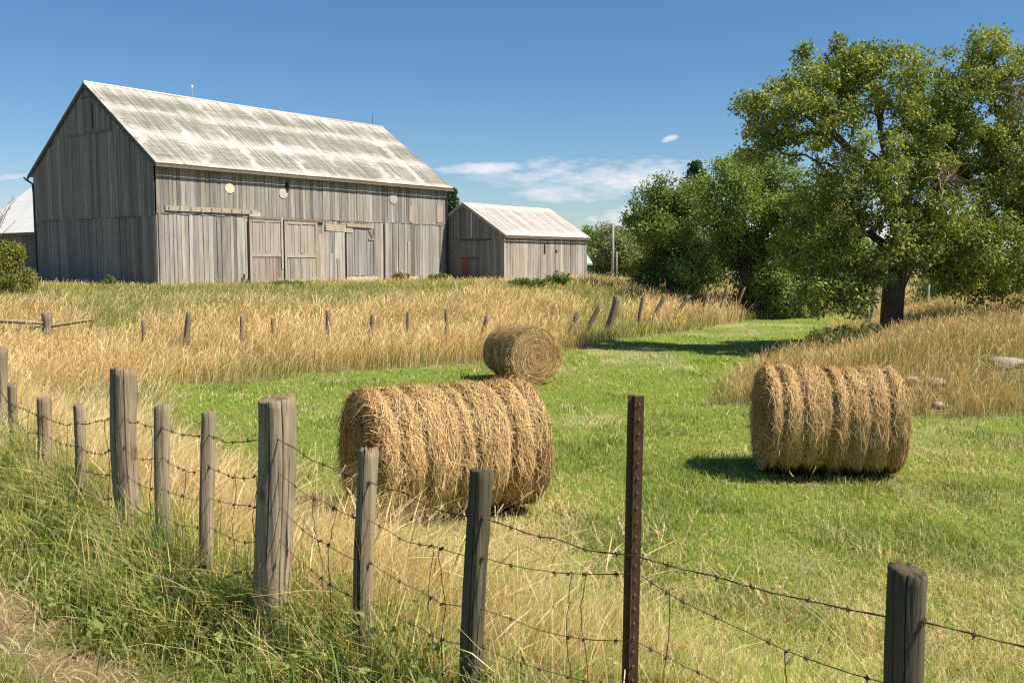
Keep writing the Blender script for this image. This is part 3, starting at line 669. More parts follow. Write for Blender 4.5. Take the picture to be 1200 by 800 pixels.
for i, (px, Y_, py, wpx, wz, lp) in enumerate(FP):
    T = at(px, py, Y_); gzv = hz(T.x, Y_); r = wpx / F * Y_ / 2 * .96
    fpos.append((T.x, Y_, r, wz))
    mb = MB()
    if px == 745:
        # steel angle post: two flanges with a row of studs
        lean = -.018
        def Lbox(x0, y0, x1, y1):
            vs = []
            for z_, dx_ in ((gzv - .3, lean * 1.0), (T.z, 0)):
                for a_, b_ in ((x0, y0), (x1, y0), (x1, y1), (x0, y1)): vs.append((T.x + dx_ + a_, Y_ + b_, z_))
            mb.hexa(vs)
        w = .0275
        Lbox(-w, .0, -w + .024, .005); Lbox(-w + .020, -.014, -w + .0245, -.0005)
        Lbox(-w + .025, -.0165, w, -.0135)
        for k in range(26):
            z_ = T.z - .03 - k * .052; xx_ = T.x + lean * (T.z - z_) * .75
            mb.box((xx_ + .012, Y_ - .019, z_), (.006, .005, .007), (2.6, 2.4, 2.1))
        o = mb.build('post', M['steel'], fence, off=FB); o['label'] = 'rusty brown steel angle post with a row of studs'
    else:
        lean = lp / F * Y_ * 1.2
        post_mesh(mb, (T.x - lean, Y_, gzv), T.z - gzv, r, (lean, 0), 48 if wpx > 15 else 24, 40, seed=i + 3, split={4: -1.15, 7: -1.0, 8: -1.9, 9: -2.0, 11: -2.1}.get(i, True), cut=.03 if i in (8, 1) else .012)
        o = mb.build('post', M['post2'] if i in (11, 9) else M['post'], fence, True, off=FB)
        if i in plabel: o['label'] = plabel[i]
# strands
def strand_pts(k):
    pts = []
    for i in range(len(fpos) - 1):
        x0, y0, r0, w0 = fpos[i]; x1, y1, r1, w1 = fpos[i + 1]
        a_ = Vector((x0 + .3 * r0, y0 - r0 * 1.02, w0[k])); b_ = Vector((x1 - .3 * r1, y1 - r1 * 1.02, w1[k]))
        n = max(6, int((b_ - a_).length / .06))
        rr = random.Random(k * 100 + i); sag = rr.uniform(.0, .03) + (.02 if k else 0)
        kink = [(rr.uniform(.2, .8), rr.uniform(-.012, .012)) for _ in range(3)]
        for j in range(n):
            f_ = j / n; p = a_.lerp(b_, f_); p.z -= sag * 4 * f_ * (1 - f_)
            for c_, am in kink: p.z += am * math.exp(-((f_ - c_) / .12) ** 2)
            p.z += rr.uniform(-1, 1) * .0015; pts.append(p)
    return pts
STR = []
for k in range(4):
    pts = strand_pts(k); STR.append(pts); mb = MB(); rad = .0021 if k == 0 else .0017
    mb.tube(pts, rad, 5)
    if k == 0: mb.tube([p + Vector((0, .003 * sin(i * 1.7), .0035 * cos(i * 1.7))) for i, p in enumerate(pts)], .0013, 4)
    rr = random.Random(k); acc = 0; nxt = .05; st = (.125 if k < 2 else .17)
    for j in range(1, len(pts)):
        acc += (pts[j] - pts[j - 1]).length
        if acc > nxt:
            nxt = acc + st * rr.uniform(.8, 1.2); t = (pts[j] - pts[j - 1]).normalized(); c_ = pts[j]
            mb.tube([c_ - t * .008, c_ - t * .004, c_ + t * .004, c_ + t * .008], [.003, .006, .006, .003], 5)
            for q in range(4):
                d = Vector((rr.uniform(-.5, .5), rr.uniform(-.6, .6), rr.choice((-1, 1)))).normalized()
                mb.tube([c_, c_ + d * .016], [.002, .0007], 4, cap=False)
    mb.build('barbed_wire', M['wire'], fence, off=FB)
# vertical stay wires
for px in (28, 70, 118, 170, 208, 271, 290, 368, 385, 498, 520, 668, 664 + 30, 786, 935):
    def z_on(k, px):
        best = min(STR[k], key=lambda p: abs((p.x / p.y) * F + 600 - px)); return best
    a_ = z_on(1 if px > 200 else 0, px); b_ = z_on(3, px); rr = random.Random(px)
    n = 10; pts = []
    for j in range(n + 1):
        f_ = j / n; p = a_.lerp(b_, f_) + Vector((rr.uniform(-1, 1) * .004 + .012 * sin(f_ * 5 + px), .0, 0)); pts.append(p)
    pts.append(pts[-1] + Vector((.01, .01, -.35)))
    mb = MB(); mb.tube(pts, .0018, 5)
    for k in (1, 2, 3):
        q = z_on(k, px); mb.tube([q + Vector((-.008, 0, -.006)), q + Vector((.0, -.004, .0)), q + Vector((.008, 0, .006))], .004, 5)
    mb.build('stay_wire', M['wire'], fence, off=FB)

# old posts along the far edge of the field
OPS = [(168, 25.0, 376, 382, 5, 1, 'thin old post in tall straw, left of the others along the far edge'), (222, 25.5, 367, 400, 9, 4, 'sturdy short post in tall straw below the near corner of the large barn'),
       (283, 26, 371, 400, 5, 0, 'thin post in tall straw below the reddish sliding door'), (320, 26.3, 373, 400, 5, 0, 'stubby thin post in tall straw just left of the flat-topped one'),
       (385, 26.8, 364, 395, 8, 1, 'flat-topped post in tall straw below the patched barn doors'), (437, 27.3, 369, 395, 7, 4, 'broken stump of a post half buried in green and yellow grass'),
       (478, 27.8, 366, 395, 4, 1, 'very thin dark post in straw between the large barn and the field'), (523, 28.4, 362, 395, 5, 0, 'faint reddish post in tall straw below the gap between barn and shed'),
       (571, 29.2, 371, 395, 7, 8, 'leaning stump just behind the small far hay bale'), (677, 33, 366, 390, 6, 9, 'low leaning stump in straw right of the small far bale'),
       (703, 34.5, 358, 385, 7, 13, 'dark post leaning hard right, beside the thickest of the far row'), (723, 36, 347, 380, 10, 7, 'thickest dark post of the far row, standing over a shaded clump'),
       (754, 38, 348, 380, 5, 5, 'thin dark leaning post, next right of the thickest far one'), (779, 40, 347, 382, 6, 12, 'dark leaning post over the grass edge, second right of the thickest far one'),
       (807, 42, 346, 380, 6, 13, 'long leaning post midway between the utility pole and the big tree'), (830, 43.6, 342, 375, 5, 6, 'small leaning post with green weeds behind it in the far row'),
       (853, 45.2, 338, 372, 6, 8, 'sturdy leaning post in front of the dark green trees'), (873, 46.6, 336, 370, 4, 9, 'thin leaning post third from the right end of the far row'),
       (892, 48, 333, 366, 5, 6, 'thin post next to the last one of the far row, near the big tree'), (913, 49.5, 330, 362, 5, 3, 'last reddish post of the far row, close to the big tree crown')]
for i, (px, Y_, py, pb, wpx, lp, lab) in enumerate(OPS):
    T = at(px, py, Y_); lean = lp / F * Y_ * 1.5; bx = T.x - lean; g = hz(bx, Y_); mb = MB()
    post_mesh(mb, (0, 0, 0), T.z - g, max(wpx / F * Y_ / 2 * (.9 if i > 9 else .78), .04), (lean, rnd.uniform(-.05, .05)), 12, 8, seed=i + 70)
    o = mb.build('fence_post', M['oldpost'], None, True, loc=(bx, Y_, g)); tag(o, lab, 'fence post', 'old fence posts along the far edge of the field')
for i, (px, Y_, py, wpx, lp, lab) in enumerate(((1028, 35, 337, 5, 5, 'pale leaning post seen just left of the big tree trunk'), (1088, 40, 334, 4, 0, 'thin pale post in the straw right of the big tree trunk'), (1166, 38, 348, 4, 0, 'short thin post in the straw under the right side of the big tree'))):
    T = at(px, py, Y_); g = hz(T.x, Y_); lean = lp / F * Y_ * 1.5; mb = MB(); post_mesh(mb, (0, 0, 0), T.z - g, wpx / F * Y_ / 2, (lean, 0), 10, 6, seed=i + 97)
    o = mb.build('fence_post', M['pole'], None, True, loc=(T.x - lean, Y_, g)); tag(o, lab, 'fence post', 'posts beyond the big tree')
# rail fence end at the far left
T = at(56, 367, 26); g = hz(T.x, 26)
rfn = empty('rail_fence', (T.x, 26, g), 0, 'end of a low rail fence with a squat dark post, at left in the straw', 'fence')
mb = MB(); post_mesh(mb, (-.05, 0, 0), T.z - g, .14, (.05, 0), 14, 8, seed=91); mb.build('post', M['oldpost'], rfn, True)
def rel(px, py, Y_): return at(px, py, Y_) - Vector((T.x, 26, g))
mb = MB(); mb.tube([rel(-90, 378, 26.5), rel(-20, 375, 26.3), rel(20, 377, 26.1), rel(51, 378, 25.88)], [.06, .06, .055, .045], 8, (1.7, 1.6, 1.5)); mb.build('rail', M['oldpost'], rfn, True)
mb = MB(); mb.tube([rel(-90, 384, 26.5), rel(-20, 387, 26.3), rel(20, 387, 26.1), rel(51, 383, 25.88)], [.05, .045, .04, .035], 8, (1.5, 1.35, 1.2)); mb.build('rail', M['oldpost'], rfn, True)
mb = MB(); mb.tube([rel(60, 383, 25.85), rel(85, 379, 25.8), rel(110, 375, 25.7)], .022, 6); mb.tube([rel(109, 375, 25.7), rel(102, 395, 25.7)], .02, 6); mb.build('rusty_bar', M['steel'], rfn, True)
# utility poles
for px, Y_, py, w, lab in ((718.5, 88, 262, .24, 'tall thin utility pole standing between the shed and the trees'), (722.8, 92, 295, .16, 'shorter thin pole directly right of the utility pole')):
    T = at(px, py, Y_); g = hz(T.x, Y_); p_ = empty('utility_pole', (T.x, Y_, g), 0, lab, 'utility pole')
    mb = MB(); mb.tube([(0, 0, -.3), (0, 0, T.z - g)], [w / 2 * 1.1, w / 2 * .85], 10); mb.build('pole', M['pole'], p_, True)
    if w > .2:
        mb = MB(); mb.tube([(.0, 0, T.z - g - .3), (-4, 3, T.z - g - 1.3), (-9, 7, T.z - g - 1.9)], .014, 4); mb.tube([(0, 0, 1.9), (-5, 4, 1.7), (-10, 8, 1.6)], .014, 4); mb.build('cable', M['darkmetal'], p_)

# ------------------------------------------------------------------ hay bales
def bale(name, c, axis_ang, D, L, label, nstraw=9000, seed=1, grooves=5, blot=1.0, flare=0.0, hang=400, gd=.012):
    """c = point on the ground under the middle; axis_ang = direction of the axis in plan"""
    rg = np.random.default_rng(seed); R0 = D / 2 * .95
    g = hz(c[0], c[1]); root = empty(name, (c[0], c[1], g), axis_ang, label, 'hay bale', 'round hay bales on the mown field')
    sink = .05
    gpos = np.linspace(-.80, .80, grooves) + rg.uniform(-.07, .07, grooves); gam = rg.uniform(.035, .085, grooves)
    def prof(t, th):
        """radius for axial position t in -1..1"""
        q = R0 * (1 + gd * np.cos(t * pi * grooves + 1.3 * np.sin(seed + t * 3.7) + .5 * np.sin(th * 1.5 + t * 5)) * (.45 + .75 * vnoise(t * 3.1 + 9, th * .8 + 3, seed)) + .02 * np.sin(2 * th + seed) + .02 * np.sin(3 * th + t * 2))
        q = q + .03 * (fbm(t * 6 + 20, th * 3 + 20, seed + 5) - .5)
        for gp_, ga_ in zip(gpos, gam):
            q = q - ga_ * np.exp(-((t - gp_ - .035 * np.sin(th * 1.3 + gp_ * 9)) / (.045 / L * 1.8)) ** 2)
        q = q * (1 - .05 * np.abs(t) ** 10)
        q = q * (1 + flare * np.clip(t, 0, 1) ** 3)
        return q
    na, nt_ = 72, 96
    ts = np.linspace(-1, 1, nt_); th = np.linspace(0, 2 * pi, na, endpoint=False)
    TT, TH = np.meshgrid(ts, th, indexing='ij'); Q = prof(TT, TH)
    def place(t, th_, q):
        x = t * L / 2; y = np.cos(th_) * q; z = np.sin(th_) * q
        z = np.where(z < 0, z * (1 - .05), z)
        return np.stack([x, y, z + R0 - sink], -1)
    V = place(TT, TH, Q).reshape(-1, 3)
    I = (np.arange(nt_ - 1)[:, None] * na + np.arange(na)[None, :]); J = (np.arange(nt_ - 1)[:, None] * na + (np.arange(na)[None, :] + 1) % na)
    faces = np.stack([I, I + na, J + na, J], -1).reshape(-1, 4)
    ff = list(faces.ravel()); sz = [4] * len(faces)
    VV = [V]; n0 = len(V)
    for e, sgn in ((0, -1), (nt_ - 1, 1)):      # domed, ringed ends
        prev = e * na + np.arange(na)
        for j, fr in enumerate((.93, .8, .66, .52, .38, .24, .1)):
            bul = .05 * (1 - fr ** 2) + rg.uniform(-.006, .006)
            ring = place(np.full(na, ts[e]), th, prof(np.full(na, ts[e]), th) * fr); ring[:, 0] += sgn * bul
            VV.append(ring); cur = n0 + np.arange(na); n0 += na
            q = np.stack([prev, np.roll(prev, -1), np.roll(cur, -1), cur], 1)
            if sgn > 0: q = q[:, ::-1] if False else q
            ff += list(q.ravel()); sz += [4] * na; prev = cur
        ff += list(prev); sz += [na]
    V = np.vstack(VV)
    base = np.array([.16, .10, .04]) * .8  # core coloured dark: shade between the straws is put into the colour
    n = fbm(V[:, 0] * 9 + 30, np.arctan2(V[:, 2] - R0, V[:, 1]) * 5 + 30, seed)[:, None]
    cols = base * (.5 + 1.0 * n)
    np_mesh('core', V, np.array(ff, np.int32), np.array(sz, np.int32), cols, M['hay'], root, True)
    # loose straw laid over the sides and the ends
    def straws(n, mode):
        k = 5; l = rg.uniform(.10, .46, n) * (1 if mode != 'end' else .9); w = rg.uniform(.003, .0068, n)
        out = np.zeros((n, k, 3)); nr = np.zeros((n, k, 3))
        if mode == 'side':
            t0 = rg.uniform(-1, 1, n); th0 = rg.uniform(-.55, pi + .75, n) if True else 0
            ang = rg.normal(0, .42, n) + rg.choice([0, 0, 0, 0, pi / 2], n) * .6      # around the roll, with scatter
            lift = np.abs(rg.normal(0, .012, n)) + .004; curl = rg.normal(0, .02, n); stick = (rg.random(n) < .12) * rg.uniform(.02, .10, n)
            for j in range(k):
                f_ = (j / (k - 1) - .5)
                tt = t0 + np.sin(ang) * f_ * l * 2 / L; hh = th0 + np.cos(ang) * f_ * l / R0
                q = prof(tt, hh) + lift + curl * (4 * f_ * f_) + stick * (f_ + .5) ** 2
                out[:, j] = place(tt, hh, q); nr[:, j, 1] = np.cos(hh); nr[:, j, 2] = np.sin(hh)
        elif mode == 'end':
            sg = np.where(rg.random(n) < .5, -1.0, 1.0); rr_ = np.sqrt(rg.uniform(.0, 1, n)) * .98; th0 = rg.uniform(0, 2 * pi, n)
            band = np.round(rr_ * 14) / 14; rr_ = band * .75 + rr_ * .25
            ang = rg.normal(0, .22, n); lift = .012 + np.abs(rg.normal(0, .012, n)); stick = (rg.random(n) < .12) * rg.uniform(.02, .07, n)
            for j in range(k):
                f_ = (j / (k - 1) - .5); rad = np.maximum(rr_ * R0, .03)
                hh = th0 + np.cos(ang) * f_ * l / rad * (rad > .12) + (rad <= .12) * f_ * 2.4; r2 = rr_ + np.sin(ang) * f_ * l / R0 + .02 * f_
                p = place(sg, hh, prof(sg, hh) * np.clip(r2, .02, 1.02))
                p[:, 0] += sg * (.05 * (1 - np.clip(r2, 0, 1) ** 2) + lift + stick * (f_ + .5) ** 2)
                out[:, j] = p; nr[:, j, 0] = sg
        else:  # straw hanging or sticking off the rims
            sg = np.where(rg.random(n) < .5, -1.0, 1.0); th0 = rg.uniform(-.7, pi + .7, n); dirx = sg * rg.uniform(-.1, .6, n)
            l = rg.uniform(.06, .26, n)
            dy = rg.normal(0, .6, n); dz = rg.normal(0, .6, n)
            st = place(sg * rg.uniform(.9, 1.0, n), th0, prof(sg, th0))
            for j in range(k):
                f_ = j / (k - 1)
                out[:, j] = st + np.stack([dirx * l * f_, (np.cos(th0) * .45 + dy * .7) * l * f_, (np.sin(th0) * .45 + dz * .7) * l * f_ - .35 * l * f_ ** 2], 1)
                nr[:, j, 0] = sg
                nr[:, j, 2] = .5
        tan = np.gradient(out, axis=1); side = np.cross(tan, nr); side /= np.linalg.norm(side, axis=2, keepdims=True) + 1e-9
        tap = np.array([.6, 1, 1, .9, .3])[None, :, None]
        A = out - side * w[:, None, None] / 2 * tap; B = out + side * w[:, None, None] / 2 * tap
        V = np.stack([A, B], 2).reshape(-1, 3); i0 = (np.arange(n) * k * 2)[:, None] + (np.arange(k - 1) * 2)[None, :]
        fcs = np.stack([i0, i0 + 1, i0 + 3, i0 + 2], -1).reshape(-1, 4)
        tone = rg.uniform(.32, 1.15, n)[:, None]; mixg = rg.random(n)[:, None] ** 2
        c_ = (np.array([.89, .605, .29]) * (1 - mixg) + np.array([.46, .28, .10]) * mixg) * tone
        return V, fcs, np.repeat(c_, k * 2, 0)
    Vs, Fs, Cs, b = [], [], [], 0
    for mode, n in (('side', nstraw), ('end', int(nstraw * .8)), ('rim', hang)):
        v, f_, c_ = straws(n, mode); Vs.append(v); Fs.append(f_ + b); Cs.append(c_); b += len(v)
    F_ = np.vstack(Fs); o = np_mesh('loose_straw', np.vstack(Vs), F_.ravel(), np.full(len(F_), 4), np.vstack(Cs), M['hay'], root)
    # wrapping twine
    for k in range(grooves + 2):
        t = -0.82 + 1.64 * k / (grooves + 1) + rg.uniform(-.05, .05); n = 60; dr = rg.uniform(-.10, .10)
        pts = []
        a0 = rg.uniform(.1, .5); a1 = rg.uniform(2.4, 3.4)
        hh = np.linspace(a0, a1, n); tt = t + dr * (hh / pi - .5) + .01 * np.sin(hh * 7); q = prof(tt, hh) + .007 + .004 * np.sin(hh * 19 + k)
        mb = MB(); mb.tube(place(tt, hh, q).tolist(), .0032, 5); mb.build('twine', M['twine'], root)
    return root
Bp = at(520, 560, 10.95)
bale('hay_bale', (-.78, 10.75), R(27), 1.60, 1.94, 'largest near round hay bale seen from its long shaggy side, centre of the field', 21000, 2, 6, flare=.03, hang=900)
bale('hay_bale', (4.25, 12.8), R(-4), 1.56, 1.68, 'round hay bale lying side-on at right with ribbed twine-wrapped flank', 19000, 3, 6, hang=600, gd=.014)
bale('hay_bale', (.22, 22.6), R(-66), 1.42, 1.55, 'small far round hay bale with its spiral end facing the viewer', 9000, 4, 4, hang=400)

# ------------------------------------------------------------------ rocks
def rock(loc, r, sz, seed, label):
    rr = random.Random(seed); mb = MB(); nu, nv = 14, 9
    for j in range(nv + 1):
        for i in range(nu):
            a, p = 2 * pi * i / nu, pi * j / nv
            d = Vector((sin(p) * cos(a), sin(p) * sin(a), cos(p)))
            q = 1 + .45 * (vnoise(d.x * 2 + 10 + seed, d.y * 2 + d.z * 1.7 + 10, seed) - .5) * 2 + .07 * rr.uniform(-1, 1)
            mb.v.append((d.x * r * sz[0] * q, d.y * r * sz[1] * q, d.z * r * sz[2] * q)); mb.c.append((1, 1, 1))
    for j in range(nv):
        for i in range(nu):
            q = (i + 1) % nu; mb.f.append((j * nu + i, (j + 1) * nu + i, (j + 1) * nu + q, j * nu + q))
    o = mb.build('rock', M['rock'], None, True, loc=loc); tag(o, label, 'rock')
ROCKS = [(1097, 434, 24.0, .22, (1, .8, .5), 'pinkish boulder showing in the straw just behind the right-hand bale'), (1100, 459, 21.0, .16, (1.1, .8, .45), 'low tan stone in the straw, nearer than the pinkish boulder'),
         (1180, 413, 25.0, .30, (1.3, .7, .5), 'broad grey boulder near the right edge of the straw'), (1070, 433, 23.4, .2, (1, .8, .6), 'small dark stone partly behind the top corner of the right bale')]
RP = []
for i, (px, py, Y_, r, sz, lab) in enumerate(ROCKS):
    d = ray(px, py); t = 14.0
    while t < 60 and CZ + d.z * t > hz(d.x * t, d.y * t) + .30: t += .05
    g = hz(d.x * t, d.y * t); RP.append((d.x * t, d.y * t, r)); rock((d.x * t, d.y * t, g + r * .12), r, sz, i + 5, lab)
# ------------------------------------------------------------------ trees and shrubs
def foliage(centers, radii, per, leaf, cols, seed, flat=.75, droop=.3, up=.3):
    """leaf faces scattered in clumps; returns V, F, C"""
    rg = np.random.default_rng(seed); n = len(centers); N = n * per
    ci = np.repeat(np.arange(n), per)
    d = rg.normal(0, 1, (N, 3)); d /= np.linalg.norm(d, axis=1, keepdims=True) + 1e-9
    rad = rg.random(N) ** .5
    P = centers[ci] + d * (radii[ci] * rad)[:, None] * np.array([1, 1, flat])
    P[:, 2] -= droop * radii[ci] * rg.random(N) ** 2
    sz = leaf * rg.uniform(.6, 1.35, N)
    t = rg.normal(0, 1, (N, 3)) + d * .7; t[:, 2] -= .35; t /= np.linalg.norm(t, axis=1, keepdims=True)
    nn = rg.normal(0, 1, (N, 3)) * .75 + d * .5; nn[:, 2] += up + .2; w = np.cross(t, nn); w /= np.linalg.norm(w, axis=1, keepdims=True) + 1e-9
    nrm = np.cross(w, t)
    a = P; b = P + t * (sz * .45)[:, None] + w * (sz * .27)[:, None] + nrm * (sz * .07)[:, None]; c = P + t * sz[:, None]; e = P + t * (sz * .45)[:, None] - w * (sz * .27)[:, None] + nrm * (sz * .07)[:, None]
    V = np.stack([a, b, c, e], 1).reshape(-1, 3); F_ = np.arange(4 * N).reshape(-1, 4)
    clump_t = rg.uniform(0, 1, n)[ci]; mixf = np.clip(clump_t * .6 + rg.random(N) * .5, 0, 1)[:, None]
    col = cols[0] * (1 - mixf) + cols[1] * mixf
    yel = (rg.random(N) < .045)[:, None]
    col = np.where(yel, cols[2], col) * rg.uniform(.75, 1.25, N)[:, None]
    return V, F_, np.repeat(col, 4, 0)
def tree(name, label, base, stems, lobes, nclump, per, leaf, cols, seed, r0=.013, crad=(.35, .6), cat='tree', group=None, droop=.3, dead=0, shell=.45, wood='bark'):
    rg = np.random.default_rng(seed); rr = random.Random(seed)
    root = empty(name, base, 0, label, cat, group)
    lob = np.array(lobes, float); vol = lob[:, 3] * lob[:, 4] * lob[:, 5]; pick = rg.choice(len(lob), nclump * 3, p=vol ** .75 / (vol ** .75).sum())
    d = rg.normal(0, 1, (nclump * 3, 3)); d /= np.linalg.norm(d, axis=1, keepdims=True)
    rad = shell + (1 - shell) * rg.random(nclump * 3) ** .7
    P = lob[pick, :3] + d * rad[:, None] * lob[pick, 3:6]
    keep = []; md = (vol.sum() / nclump) ** (1 / 3) * .55
    for i in range(len(P)):
        if len(keep) >= nclump: break
        if P[i, 2] < .25: continue
        if keep and np.min(np.linalg.norm(P[keep] - P[i], axis=1)) < md: continue
        keep.append(i)
    P = P[keep]
    # skeleton
    nodes = []; parent = []
    for st in stems:
        prev = -1
        for j, q in enumerate(st):
            q = Vector(q)
            if j == 0 and nodes:
                prev = min(range(len(nodes)), key=lambda i: (nodes[i] - q).length)
                if (nodes[prev] - q).length < .05: continue
            if prev >= 0:
                steps = max(1, int((q - nodes[prev]).length / .5)); a_ = nodes[prev]
                for k in range(1, steps + 1):
                    p = a_.lerp(q, k / steps) + (Vector((rr.uniform(-1, 1), rr.uniform(-1, 1), 0)) * .05 if k < steps else Vector((0, 0, 0)))
                    nodes.append(p); parent.append(prev); prev = len(nodes) - 1
            else: nodes.append(q); parent.append(-1); prev = len(nodes) - 1
    nstem = len(nodes)
    order = np.argsort([min((Vector(p) - nodes[i]).length for i in range(nstem)) for p in P]); tips = []
    NA = np.array([tuple(q) for q in nodes])
    for oi in order:
        p = Vector(P[oi]); dv = NA - P[oi]; dist = np.linalg.norm(dv, axis=1); cost = dist + np.maximum(dv[:, 2], -.3) * .6
        cost[:2] += 5 if len(cost) > 4 else 0
        i = int(np.argmin(cost)); a_ = nodes[i]; L_ = (p - a_).length; n = max(2, int(L_ / .45)); prev = i; new = []
        for k in range(1, n + 1):
            f_ = k / n; q = a_.lerp(p, f_); q.z += .12 * L_ * sin(pi * f_) * (1 if rr.random() < .8 else -1)
            q += Vector((rr.uniform(-1, 1), rr.uniform(-1, 1), rr.uniform(-1, 1))) * .05 * L_ * (1 if k < n else 0)
            nodes.append(q); parent.append(prev); prev = len(nodes) - 1; new.append(tuple(q))
        NA = np.vstack([NA, new]); tips.append(prev)
    cnt = [0.0] * len(nodes)
    for t in tips:
        i = t
        while i >= 0: cnt[i] += 1; i = parent[i]
    rad = [r0 * max(c, .6) ** .5 for c in cnt]
    trunk, brn = MB(), MB()
    kids = {}
    for i, p in enumerate(parent): kids.setdefault(p, []).append(i)
    # chains
    stack = [(None, i) for i in kids[-1]]
    while stack:
        par, i = stack.pop(); ch = [i] if par is None else [par, i]
        while True:
            ks = kids.get(ch[-1], [])
            if not ks: break
            ks = sorted(ks, key=lambda q: -cnt[q])
            for q in ks[1:]: stack.append((ch[-1], q))
            ch.append(ks[0])
        big = rad[ch[-1 if len(ch) < 2 else 1]]
        if len(ch) < 2: continue
        pts = [nodes[q] for q in ch]; rs = [min(rad[q], big * 1.0) if j else (big if par is not None else rad[q] * 1.35) for j, q in enumerate(ch)]
        rs[-1] *= .5
        (trunk if par is None else brn).tube(pts, rs, 14 if big > .12 else (7 if big > .04 else 5), cap=False)
    tr = trunk.build('trunk', M[wood], root, True)
    if brn.v: brn.build('branches', M[wood], root, True)
    C3 = P; cr = rg.uniform(crad[0], crad[1], len(P))
    V, F_, Cc = foliage(C3, cr, per, leaf, cols, seed + 1, droop=droop)
    np_mesh('crown', V, F_.ravel(), np.full(len(F_), 4), Cc, M['leaf'], root)
    return root, P
LG, MG, YL = np.array([.36, .40, .085]), np.array([.095, .155, .030]), np.array([.50, .48, .14])
tb = at(1044, 385, 30.0); tb.z = hz(tb.x, 30) - .03
k_ = 30 / F
def TL(px, py, dy, rx, ry, rz): return ((px - 1044) * k_, dy, (385 - py) * k_, rx * k_, ry, rz * k_)
lobes = [TL(940, 132, 0, 70, 2.0, 50), TL(968, 80, .4, 56, 1.8, 40), TL(1005, 72, 0, 36, 1.4, 30), TL(896, 125, -.2, 38, 1.2, 34), TL(886, 165, 0, 24, 1.0, 20), TL(1030, 105, -.6, 58, 2.0, 48), TL(1142, 72, .2, 48, 1.8, 40), TL(1110, 100, .2, 36, 1.6, 30), TL(1190, 88, .3, 42, 1.8, 40), TL(1150, 175, .8, 75, 2.4, 62), TL(1195, 180, -.4, 55, 2.0, 66),
         TL(1000, 200, -.8, 66, 2.2, 55), TL(955, 255, -.3, 52, 1.9, 60), TL(966, 318, -.8, 44, 1.6, 42), TL(985, 345, -1.0, 26, 1.2, 20), TL(1012, 270, -1.1, 46, 1.6, 56), TL(1060, 268, -1.3, 40, 1.2, 40), TL(1080, 150, 0, 40, 1.8, 50), TL(1115, 262, -.9, 62, 2.0, 58), TL(1180, 270, .2, 62, 2.2, 62), TL(1105, 305, -.7, 30, 1.4, 28), TL(1160, 318, 0, 56, 1.9, 26), TL(1060, 215, -.9, 45, 1.4, 45), TL(1236, 240, 0, 50, 2, 62)]
stems = [[(0, 0, -.2), (.02, 0, .8), (.05, .0, 1.6), (.1, .0, 2.3), (.1, .1, 3.2), (-.1, .1, 4.3), (-.3, .1, 5.6), (-.6, .2, 7.2)],
         [(.05, 0, 1.6), (.45, .1, 2.2), (.9, .2, 3.1), (1.4, .3, 4.6), (1.9, .3, 6.2), (2.5, .3, 7.8)],
         [(-.1, .1, 4.3), (-1.0, 0, 5.4), (-2.0, 0, 6.3), (-3.2, -.1, 7.0)], [(.1, .0, 2.6), (-.9, -.3, 3.2), (-1.9, -.4, 3.0)], [(1.4, .3, 4.6), (2.6, 0, 5.2), (3.8, -.2, 5.6)], [(.9, .2, 3.1), (2.2, -.2, 3.5), (3.4, 0, 3.2)]]
big, BP = tree('broadleaf_tree', 'big dark green tree with a forked trunk standing in the straw at right', tb, stems, lobes, 900, 150, .115, (MG, LG, YL), 11, r0=.0115, crad=(.24, .50), droop=.5, shell=.3)
# dead twigs inside the crown
rr = random.Random(5)
for (px, py, dy, ln, n) in ((1152, 115, -2.0, 1.1, 46), (1068, 205, -2.0, .95, 40), (1050, 300, -.9, .85, 36)):
    c_ = Vector(((px - 1044) * k_, dy, (385 - py) * k_)); mb = MB()
    for i in range(n):
        d = Vector((rr.uniform(-1, 1), rr.uniform(-.8, .3), rr.uniform(-1, .8))).normalized(); p = c_ + Vector((rr.uniform(-.25, .25), rr.uniform(-.2, .2), rr.uniform(-.2, .2))); pts = [p]
        for q in range(4):
            d = (d + Vector((rr.uniform(-.5, .5), rr.uniform(-.5, .5), rr.uniform(-.6, .3)))).normalized(); p = p + d * ln * .25 * rr.uniform(.6, 1.2); pts.append(p)
        mb.tube(pts, [.016, .014, .011, .009, .006], 4, cap=False)
    mb.build('dead_twigs', M['twig'], big)

def round_tree(px, pb, Y_, hpx, wpx, label, seed, cols, nclump=160, per=130, leaf=.16, name='broadleaf_tree', lob=None, group=None, crad=(.45, .8), cat='tree', low=.12, shell=.45, r0=.014):
    k = Y_ / F; T = at(px, pb, Y_); g = hz(T.x, Y_); H = at(px, pb - hpx, Y_).z - g; Wd = wpx * k / 2; rr = random.Random(seed)
    if lob is None:
        lob = []
        for i in range(17):
            f_ = (i + .5) / 17; a = rr.uniform(0, 6.28); q = Wd * rr.uniform(.45, .85) * sin(pi * min(.93, f_ * .80 + .16)) ** .8
            lob.append((cos(a) * q, sin(a) * q * .9, H * (low * .5 + (1 - low * .5) * (f_ * .86 + .03)), Wd * rr.uniform(.24, .42), Wd * .32, H * rr.uniform(.09, .15)))
        lob.append((0, 0, H * .55, Wd * .5, Wd * .4, H * .3))
    stems = [[(0, 0, -.2), (.05, 0, H * .25), (-.1, .1, H * .5), (.1, 0, H * .8)], [(.05, 0, H * .25), (Wd * .3, 0, H * .5), (Wd * .45, .1, H * .65)], [(.05, 0, H * .3), (-Wd * .35, 0, H * .5), (-Wd * .5, -.1, H * .6)]]
    return tree(name, label, (T.x, Y_, g), stems, lob, nclump, per, leaf, cols, seed, r0=r0, crad=crad, cat=cat, group=group, shell=shell)
G2 = (np.array([.115, .19, .042]), np.array([.26, .34, .072]), np.array([.30, .36, .08]))
